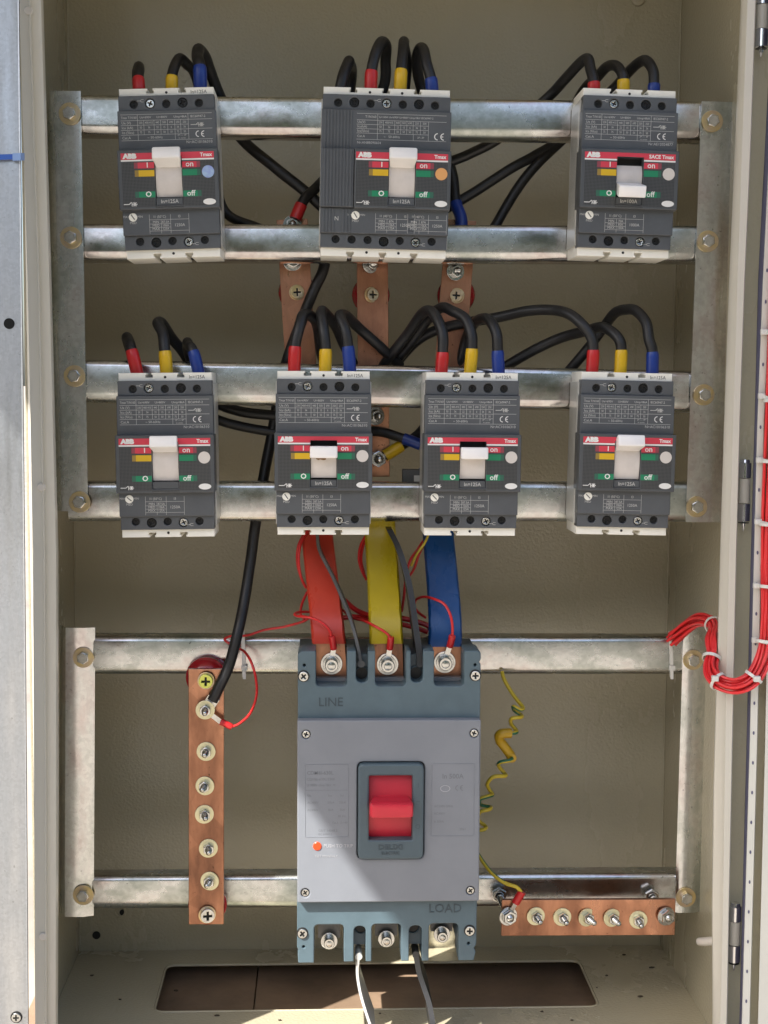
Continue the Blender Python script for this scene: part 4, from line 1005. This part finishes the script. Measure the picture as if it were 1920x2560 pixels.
cable([(1102, 944, T0), (1107, 881, T0), (1105, 832, T0), (1094, 794, T0 + 6), (1074, 774, T0 + 16), (1052, 786, T0 + 28), (1018, 832, T0 + 46), (985, 880, 84), (950, 925, 96)], 'red sleeved black cable on the third middle row breaker', 1, slr, grp=G2)
cable([(1174, 945, T0), (1180, 872, T0), (1176, 834, T0), (1160, 798, T0 + 6), (1132, 775, T0 + 18), (1104, 772, T0 + 32), (1070, 798, T0 + 50), (1020, 860, 92), (975, 920, 100)], 'yellow sleeved black cable on the third middle row breaker', 1, sly, grp=G2)
cable([(1247, 945, T0), (1244, 877, T0), (1240, 838, T0), (1230, 806, T0 + 6), (1212, 793, T0 + 18), (1190, 803, T0 + 34), (1166, 842, T0 + 54), (1150, 910, 96), (1120, 1000, 104), (1070, 1060, 102), (1040, 1090, 96), (1006, 1113, 90), (962, 1140, 86)], 'blue sleeved black cable on the third middle row breaker', 1, slb, tail=1, tm=sly, grp=G2)
cable([(1479, 944, T0), (1483, 875, T0), (1476, 842, T0), (1454, 808, T0 + 4), (1420, 787, T0 + 14), (1380, 778, T0 + 26), (1320, 780, T0 + 40), (1240, 792, T0 + 52), (1150, 808, 88), (1080, 830, 96), (1030, 862, 100), (985, 915, 102)], 'red sleeved black cable on the rightmost middle row breaker', 1, slr, grp=G2)
cable([(1550, 945, T0), (1553, 875, T0), (1548, 850, T0), (1530, 828, T0 + 6), (1505, 818, T0 + 18), (1460, 826, T0 + 36), (1400, 848, T0 + 54), (1330, 882, 92), (1250, 925, 100)], 'yellow sleeved black cable on the rightmost middle row breaker', 1, sly, grp=G2)
cable([(1630, 945, T0), (1631, 880, T0), (1626, 850, T0), (1612, 806, T0 + 6), (1592, 778, T0 + 16), (1568, 772, T0 + 28), (1540, 785, T0 + 42), (1510, 818, T0 + 56), (1472, 868, 90), (1420, 930, 98)], 'blue sleeved black cable on the rightmost middle row breaker', 1, slb, grp=G2)
# lug of the neutral cable
lug = empty('cable_lug', P(513, 1775, 62), label='tinned ring lug of the neutral cable on the top neutral bar stud', cat='lug')
child('ring', plate(circ(0, 0, 8.0, 26), -1.2, .6, [circ(0, 0, 3.0, 16)], .3), zinc, lug, (0, 0, 0), PANEL)
child('barrel', ribbon([P(516, 1768, 62) - lug.location, P(526, 1757, 61) - lug.location, P(536, 1742, 59) - lug.location], Vector((.85, 0, -.5)), 10.5, 4.0, Vector((0, 0, 0))), zinc, lug)
# small grey terminal block behind the rails
tbk = empty('terminal_block', P(1030, 1192, 100), label='small grey terminal block between the second and third middle row breakers', cat='terminal block')
child('body', plate(rr(-9, -7, 12, 7, 1), 0, 12, [], .5), mat('terminal_grey', (.16, .16, .15), .5), tbk, (0, 0, 0), PANEL)
child('tag', plate(rr(1, -6, 9, 2, .4), 12, 13), whitep, tbk, (0, 0, 0), PANEL)

# ------------------------------------------------------------------ thin wires
def wire(pts, label, r=1.15, m=redwire, boot=None, ring=None, cat='wire', grp='thin red control wires', per=8):
    raw = [P(*q) for q in pts]; path = catmull(raw, per)
    o = empty('control_wire', raw[0], label=label, cat=cat, group=grp)
    child('conductor', tube(path, r, raw[0], 8), m, o)
    if boot:
        p = [P(*q) for q in boot]
        child('boot', tube(catmull(p, 4), [2.9] * (4 * (len(p) - 1)) + [2.5], raw[0], 12), slr, o)
    if ring:
        q = P(*ring[:3]) - raw[0]
        child('ring_tongue', plate(circ(0, 0, ring[3], 20), -.5, .5, [circ(0, 0, 2.6, 14)], .1), zinc, o, q, PANEL)
        if boot:
            st = P(*boot[0]); en = P(*ring[:3])
            child('tongue_neck', ribbon([st.lerp(en, -.1) - raw[0], st.lerp(en, .7) - raw[0]], Vector((0, 1, 0)).cross(en - st), 4.2, 1.0, Vector((0, 0, 0))), zinc, o)
    return o
wire([(580, 1817, 60), (600, 1808, 58), (625, 1784, 56), (640, 1745, 56), (641, 1705, 58), (630, 1660, 62), (612, 1630, 74), (590, 1618, 84), (568, 1605, 88), (562, 1597, 88), (580, 1590, 90), (620, 1588, 90), (660, 1575, 90), (710, 1567, 88), (760, 1553, 80), (775, 1540, 78)], 'red wire looping from the neutral bar past the black cable', boot=[(551, 1804, 60), (565, 1810, 60), (580, 1818, 60)], ring=(513, 1775, 59.5, 5.5))
wire([(829, 1592, 30), (825, 1578, 29), (812, 1562, 28), (790, 1549, 30), (764, 1542, 34), (742, 1540, 44), (737, 1535, 50), (750, 1530, 60), (790, 1530, 70)], 'red wire ending on the left line terminal in a red boot', boot=[(834, 1622, 33), (832, 1606, 31), (829, 1590, 30)], ring=(829, 1655, 33.8, 5.5))
wire([(976, 1594, 30), (965, 1582, 29), (940, 1567, 32), (910, 1552, 44), (885, 1546, 60), (862, 1530, 72), (845, 1515, 78)], 'red wire ending on the middle line terminal in a red boot', boot=[(974, 1622, 33), (976, 1607, 31), (977, 1592, 30)], ring=(969, 1655, 33.8, 5.5))
wire([(1131, 1590, 30), (1131, 1565, 29), (1126, 1538, 30), (1112, 1512, 34), (1090, 1499, 40), (1062, 1492, 52), (1042, 1498, 62), (1036, 1510, 66)], 'red wire ending on the right line terminal in a red boot', boot=[(1124, 1616, 33), (1128, 1603, 31), (1131, 1588, 30)], ring=(1112, 1652, 33.8, 5.5))
wire([(770, 1325, 84), (752, 1360, 78), (747, 1400, 74), (752, 1440, 74), (763, 1465, 78)], 'red wire bowing out at the left edge of the red busbar, upper loop')
wire([(766, 1325, 86), (746, 1365, 80), (744, 1410, 78), (756, 1452, 78), (766, 1470, 80)], 'second red wire at the left edge of the red busbar')
wire([(768, 1480, 80), (755, 1510, 74), (752, 1535, 66), (762, 1548, 62)], 'short red wire below the loop at the left edge of the red busbar')
wire([(921, 1330, 88), (903, 1360, 84), (897, 1395, 82), (904, 1425, 82), (914, 1445, 84)], 'red wire bowing out at the left edge of the yellow busbar, outer one')
wire([(925, 1330, 90), (908, 1365, 86), (903, 1400, 84), (909, 1430, 84), (916, 1450, 84)], 'red wire bowing out at the left edge of the yellow busbar, inner one')
wire([(1066, 1340, 88), (1045, 1372, 84), (1026, 1400, 82), (1015, 1440, 82), (1010, 1490, 82), (1004, 1530, 80)], 'red wire running left from the top of the blue busbar')
wire([(1068, 1345, 86), (1048, 1385, 82), (1036, 1420, 82), (1020, 1445, 84)], 'short red wire beside the top of the blue busbar')
wire([(1072, 1335, 84), (1060, 1360, 80), (1042, 1385, 80), (1028, 1415, 82)], 'yellow wire beside the top of the blue busbar', m=pvcy, grp='thin yellow wires')
wire([(860, 1500, 84), (890, 1525, 86), (930, 1540, 88), (1000, 1545, 88), (1060, 1560, 86), (1078, 1572, 84)], 'thick red wire crossing behind the yellow busbar, upper one', r=2.4)
wire([(858, 1545, 84), (890, 1542, 86), (930, 1550, 90), (1010, 1562, 90), (1070, 1580, 86)], 'thick red wire crossing behind the yellow busbar, lower one', r=2.2)
wire([(1030, 1510, 84), (1045, 1530, 84), (1065, 1545, 84)], 'short red wire left of the blue busbar near the rail')

# earth wire, coiled
ew = [(1255, 1680, 92), (1262, 1702, 86), (1285, 1740, 78), (1307, 1768, 70), (1300, 1774, 64), (1284, 1766, 66), (1286, 1776, 76), (1303, 1788, 76), (1302, 1793, 66), (1280, 1796, 64), (1277, 1808, 72), (1290, 1825, 74), (1288, 1832, 66), (1252, 1835, 64), (1249, 1850, 68), (1262, 1868, 70), (1277, 1890, 70), (1277, 1900, 64), (1250, 1906, 64), (1247, 1916, 72), (1262, 1934, 74), (1262, 1940, 66), (1234, 1942, 62), (1219, 1958, 66), (1222, 1972, 72), (1231, 1986, 72), (1222, 1990, 64), (1200, 1998, 64), (1202, 2012, 74), (1226, 2018, 72), (1222, 2024, 64), (1200, 2030, 64), (1196, 2050, 74), (1214, 2066, 72), (1210, 2074, 64), (1190, 2080, 66), (1184, 2110, 72), (1200, 2143, 66), (1229, 2182, 56), (1262, 2207, 50), (1290, 2217, 46), (1303, 2230, 45)]
raw = [P(*q) for q in ew]; path = catmull(raw, 6)
eo = empty('earth_wire', raw[-1], label='coiled yellow and green earth wire hanging right of the large breaker', cat='wire')
me = tube(path, 1.7, raw[-1], 10, stripe=.06); me.materials.append(pvcy); me.materials.append(pvcg)
child('conductor', me, None, eo)
child('tape_wrap', tube(path[13 * 6 - 4:16 * 6 + 4], 4.2, raw[-1], 14), tape, eo)
child('boot', tube([P(1305, 2229, 46), P(1297, 2243, 46), P(1289, 2257, 47)], 3.6, raw[-1], 14), slr, eo)
child('ring_tongue', ribbon([P(1290, 2255, 47) - raw[-1], P(1276, 2283, 48.5) - raw[-1]], Vector((1, 0, .5)), 5.5, 1.2, Vector((0, 0, 0))), zinc, eo)

# ------------------------------------------------------------------ phase barriers (thin sheets in the slots)
def barrier_sheet(pts, depth, m, label, th=1.4):
    path = catmull([P(*q) for q in pts], 7)
    V = []; F = []; org = path[0]; n = len(path)
    for i, p in enumerate(path):
        dd = (depth[0] + (depth[1] - depth[0]) * i / (n - 1)) * .001
        for q in (Vector((-th * .0005, 0, 0)), Vector((th * .0005, 0, 0)), Vector((th * .0005, dd, 0)), Vector((-th * .0005, dd, 0))):
            V.append(p + q - org)
    for i in range(n - 1):
        for k in range(4):
            l = (k + 1) % 4; F.append([i * 4 + k, i * 4 + l, i * 4 + 4 + l, i * 4 + 4 + k])
    F.append([3, 2, 1, 0]); F.append([(n - 1) * 4 + k for k in range(4)])
    o = child('phase_barrier', mesh('barrier', V, F, 40), m, None, org); tag(o, label, 'phase barrier', 'thin phase barrier sheets')
    # thick root bead that sits in the slot
    child('root_bead', tube([path[-1] - org, path[-1] - org + Vector((0, .02, -.004))], 3.0, Vector((0, 0, 0)), 14) if pts[0][1] < pts[-1][1] and pts[-1][1] < 2000 else tube([path[0] - org, path[0] - org + Vector((0, .02, 0))], 3.0, Vector((0, 0, 0)), 14), m, o)
    return o
barrier_sheet([(793, 1335, 60), (799, 1378, 55), (830, 1440, 45), (852, 1490, 35), (876, 1550, 25), (893, 1610, 18), (903, 1660, 14)], (22, 50), barrier, 'grey phase barrier sheet bending over the red busbar', 2.6)
barrier_sheet([(974, 1325, 50), (998, 1375, 40), (1018, 1440, 32), (1030, 1500, 26), (1040, 1570, 20), (1047, 1620, 16), (1050, 1660, 14)], (30, 50), barrierd, 'dark phase barrier sheet beside the yellow busbar', 5.0)
barrier_sheet([(897, 2392, 12), (893, 2430, 12), (898, 2470, 8), (908, 2510, 2), (926, 2565, -8), (938, 2600, -14)], (60, 60), barrierw, 'pale phase barrier sheet hanging below the large breaker, left one', 2.2)
barrier_sheet([(1040, 2388, 12), (1047, 2430, 10), (1060, 2470, 6), (1073, 2510, 0), (1082, 2560, -8), (1084, 2600, -12)], (60, 60), barrierd, 'dark phase barrier sheet hanging below the large breaker, right one', 4.4)

# ------------------------------------------------------------------ right: hinges, door, wire bundle
def hinge(px, y0, y1, label, Y=-22):
    a = P(px[0], y0, Y); b = P(px[1], y1, Y); L = (a - b).length * 1000
    o = empty('door_hinge', b, (0, math.atan2((a - b).x, (a - b).z), 0), label, 'hinge', 'barrel hinges of the cabinet door')
    r = 4.9
    s = L / 61.0
    child('knuckle', lathe([(0, 14 * s), (r, 14 * s), (r, 30 * s - 9), (r, 44 * s - 14.3), (0, 44 * s - 14.3)][:1] + [(r, 9 * s), (r, 23.6 * s), (0, 23.6 * s)], 24), chrome, o)
    child('knuckle', lathe([(0, 24.2 * s), (r * .92, 24.2 * s), (r * .92, 44.6 * s), (0, 44.6 * s)], 24), paint_lip, o)
    child('knuckle', lathe([(0, 45.2 * s), (r, 45.2 * s), (r, 57.6 * s), (r * .8, 58 * s), (r * .72, 60.4 * s), (r * .5, 61 * s), (0, 61 * s)], 24), chrome, o)
    child('pin', lathe([(0, 0), (.5, 1.0 * s), (1.5, 5.4 * s), (1.6, 9.4 * s)], 14), chrome, o)
    child('clip', lathe([(0, 7.0 * s), (4.4, 7.2 * s), (4.4, 7.9 * s), (0, 8.0 * s)], 18), blackscrew, o)
    return o
hinge((1863, 1858), 1147, 1329, 'middle barrel hinge on the right cabinet edge')
hinge((1839, 1834), 2256, 2428, 'lowest barrel hinge on the right cabinet edge')
hinge((1908, 1902), -36, 144, 'topmost barrel hinge at the upper right corner')

dy = [-100, 350, 700, 1060, 1420, 1860, 2270, 2560, 2700]
def dcol(tab, Y, dx=0): return [P(interp(tab, y) + dx, y, Y) for y in dy]
DS = [(0, 1941), (700, 1907), (1060, 1893), (1420, 1884), (1860, 1874), (2560, 1854)]
DE = [(0, 1960), (700, 1926), (1060, 1910), (1420, 1902), (1860, 1893), (2560, 1874)]
DF = [(0, 1982), (700, 1946), (1060, 1930), (1420, 1921), (1860, 1913), (2560, 1895)]
dor = empty('cabinet_door', P(1854, 2560, -30), label='open cabinet door at the right edge with a perforated stiffener', cat='door')
DOo = dor.location.copy()
child('gasket', loft([dcol(DG, -20), dcol(DG, -34, 1), dcol(DS, -44)], DOo), gasket, dor)
stf = child('stiffener', loft([dcol(DS, -44), dcol(DS, -46, 1.5), dcol(DE, -46, -1), dcol(DE, -44), dcol(DE, -30, 1)], DOo), paint_door, dor)
child('door_panel', loft([dcol(DE, -32, 0), dcol(DF, -32, 0)], DOo), paint, dor)
child('outer_fold', loft([dcol(DF, -32, 0), dcol(DF, -46, 0), dcol(DF, -46, 70)], DOo), paint_door, dor)
yh = 676.0
while yh < 2600:
    x = (interp(DS, yh) * .45 + interp(DE, yh) * .55) - 1
    child('hole', cached('dhole', lambda: plate(ell(0, 0, .75, 1.5, 14), 0, .25)), gasket, dor, P(x, yh, -46.1) - DOo, PANEL)
    yh += 78.4 if yh < 1400 else 74.5

def bundle_wires(centre, n, rad, r, label, name, m):
    raw = [P(*q) for q in centre]; path = catmull(raw, 9)
    T_, N_ = frames(path)
    o = empty(name, raw[0], label=label, cat='wire bundle')
    rnd = random.Random(5)
    for k in range(n):
        a0 = 2 * math.pi * k / 8 if k < 8 else 2 * math.pi * k / 4 + .4; q = rad if k < 8 else rad * .42
        ph = rnd.uniform(0, 6)
        pp = []
        for i, p in enumerate(path):
            u = i / (len(path) - 1)
            rr_ = q * (1 + .26 * math.sin(u * 9 + ph) + .12 * math.sin(u * 31 + 2 * ph))
            a = a0 + .9 * math.sin(u * 5 + ph * .6)
            pp.append(p + (N_[i] * math.cos(a) + T_[i].cross(N_[i]) * math.sin(a)) * rr_ * .001)
        child('wire', tube(pp, r, raw[0], 8), m, o)
    return o, path
cen = [(1985, -60, -52), (1962, 400, -52), (1944, 760, -52), (1932, 1060, -54), (1925, 1250, -54), (1922, 1420, -54), (1919, 1540, -56), (1910, 1630, -58), (1884, 1692, -60), (1846, 1716, -58), (1808, 1711, -50), (1783, 1690, -42), (1776, 1665, -34), (1782, 1630, -26), (1780, 1600, -16), (1788, 1575, 2), (1778, 1556, 20), (1755, 1552, 44), (1730, 1562, 66), (1700, 1585, 80), (1680, 1600, 88)]
wbun, wpath = bundle_wires(cen, 12, 4.6, 1.3, 'bundle of red wires looping from the door into the cabinet', 'wire_bundle', bundle)
cached('tiehead', lambda: plate(rr(-2.6, -2.2, 2.6, 2.2, .6), -1.6, 2.2, [], .5))
def ring_tie(c, nrm, rad, label, head=True, stub=None):
    """nylon cable tie ring about a bundle"""
    o = empty('cable_tie', c, label=label, cat='cable tie', group='white nylon cable ties')
    z = nrm.normalized(); x = z.orthogonal().normalized()
    x = Vector((0, 1, 0)); x = (x - z * x.dot(z)).normalized(); y = z.cross(x)
    path_ = [(x * math.cos(a) + y * math.sin(a)) * rad * .001 for a in [2 * math.pi * i / 20 for i in range(21)]]
    V = []; F = []
    for p in path_:
        for q in (-1, 1):
            V.append(p + z * q * .0012); V.append(p * 1.12 + z * q * .0012)
    for i in range(20):
        b = 4 * i
        for (s, t2) in ((0, 1), (1, 3), (3, 2), (2, 0)): F.append([b + s, b + t2, b + 4 + t2, b + 4 + s])
    child('band', mesh('band', V, F, 40), nylon, o)
    if head:
        hd = child('head', cached('tiehead', lambda: plate(rr(-2.6, -2.2, 2.6, 2.2, .6), -1.6, 2.2, [], .5)), nylon, o, x * -.0012 * 0 + Vector((0, -rad * .001 - .001, 0)) * 0 + (-x) * rad * .00112, PANEL)
    return o
for (tx, ty) in ((1942, 830), (1935, 990), (1929, 1150), (1924, 1304), (1921, 1464), (1914, 1600)):
    i = min(range(len(wpath)), key=lambda k: (wpath[k] - P(tx, ty, -54)).length)
    o = ring_tie(wpath[i], wpath[min(i + 1, len(wpath) - 1)] - wpath[i - 1], 6.9, {830: 'uppermost cable tie on the red bundle at the door', 990: 'second cable tie from the top on the red door bundle', 1150: 'third cable tie from the top on the red door bundle', 1304: 'fourth cable tie from the top on the red door bundle', 1464: 'fifth cable tie from the top on the red door bundle', 1600: 'cable tie on the red door bundle just above its bend'}[ty], head=False)
    lx = interp(DS, ty) + 8
    hp = P(lx, ty, -49) - o.location
    child('head', cached('tiehead', lambda: None), nylon, o, hp, PANEL)
    child('strap', ribbon([hp, Vector((0, -.0074, 0)) + hp * .1], Vector((0, 0, 1)), 2.6, 1.0, Vector((0, 0, 0))), nylon, o)
for (tx, ty, tY, lb) in ((1893, 1702, -60, 'cable tie where the red bundle bends at its lowest right'), (1788, 1708, -46, 'cable tie at the lowest left of the red wire loop'), (1780, 1643, -30, 'cable tie on the rising part of the red wire loop'), (1784, 1560, 12, 'cable tie at the top of the red wire loop behind the lip')):
    i = min(range(len(wpath)), key=lambda k: (wpath[k] - P(tx, ty, tY)).length)
    ring_tie(wpath[i], wpath[min(i + 1, len(wpath) - 1)] - wpath[i - 1], 6.9, lb, head=ty > 1690)
# ties on the rails
for (x, y0, y1, lb) in ((609, 1580, 1690, 'cable tie round the rail left of the large breaker'), (1678, 1586, 1690, 'cable tie round the rail beside the lower right upright')):
    o = empty('cable_tie', P(x, y0, 93), label=lb, cat='cable tie', group='white nylon cable ties')
    L0 = o.location
    child('band', ribbon([P(x - 3, y0 - 6, 100) - L0, P(x - 2, y0 + 8, 93) - L0, P(x, (y0 + y1) / 2, 92.8) - L0, P(x + 1, y1 - 12, 92.8) - L0, P(x + 1, y1 + 2, 98) - L0], Vector((1, 0, 0)), 3.2, 1.1, Vector((0, 0, 0))), nylon, o)
    child('head', cached('tiehead', lambda: None), nylon, o, P(x + 2, y1 - 20, 92) - L0, PANEL)
    child('tail', ribbon([P(x + 1, y1 - 20, 90) - L0, P(x + 2, y1 + 8, 88) - L0], Vector((1, 0, 0)), 2.6, 1.0, Vector((0, 0, 0))), nylon, o)

# ------------------------------------------------------------------ left: galvanised sheet beside the cabinet
ys_s = ys
GE = [(0, 49), (700, 56), (1380, 63), (1980, 68), (2560, 72)]
gs = empty('galvanised_panel', P(30, 2560, -75), label='bare galvanised steel panel beyond the left cabinet edge', cat='panel')
GO = gs.location.copy()
child('sheet', loft([colm(GE, -75, -420), colm(GE, -75, -5), colm(GE, -75.6, -2), colm(GE, -74, 0), colm(GE, -60, 0)], GO), galv_sheet, gs)
child('hole', lathe([(4.0, 0), (4.0, .25), (0, .25)], 20), blackscrew, gs, P(23, 809, -75.1) - GO, PANEL)
e = child('screw', phil_me(3.6, 1.5), zinc, gs, P(41, 2543, -75.2) - GO, PANEL)
child('seat', lathe([(4.6, 0), (4.6, .15), (0, .15)], 18), blackp, e, (0, 0, .0001))
sp_ = empty('blue_strap', P(0, 392, -79), label='blue plastic strap crossing the galvanised panel at the left edge', cat='strap')
child('band', ribbon([P(-60, 393, -78) - sp_.location, P(0, 393, -78) - sp_.location, P(34, 392, -78) - sp_.location], Vector((0, 0, 1)), 3.8, 1.4, Vector((0, 0, 0))), bluep, sp_)
child('buckle', ribbon([P(32, 393, -79) - sp_.location, P(50, 392, -79) - sp_.location, P(58, 392, -74) - sp_.location], Vector((0, 0, 1)), 5.2, 2.2, Vector((0, 0, 0))), mat('pale_blue_plastic', (.22, .34, .62), .35), sp_)
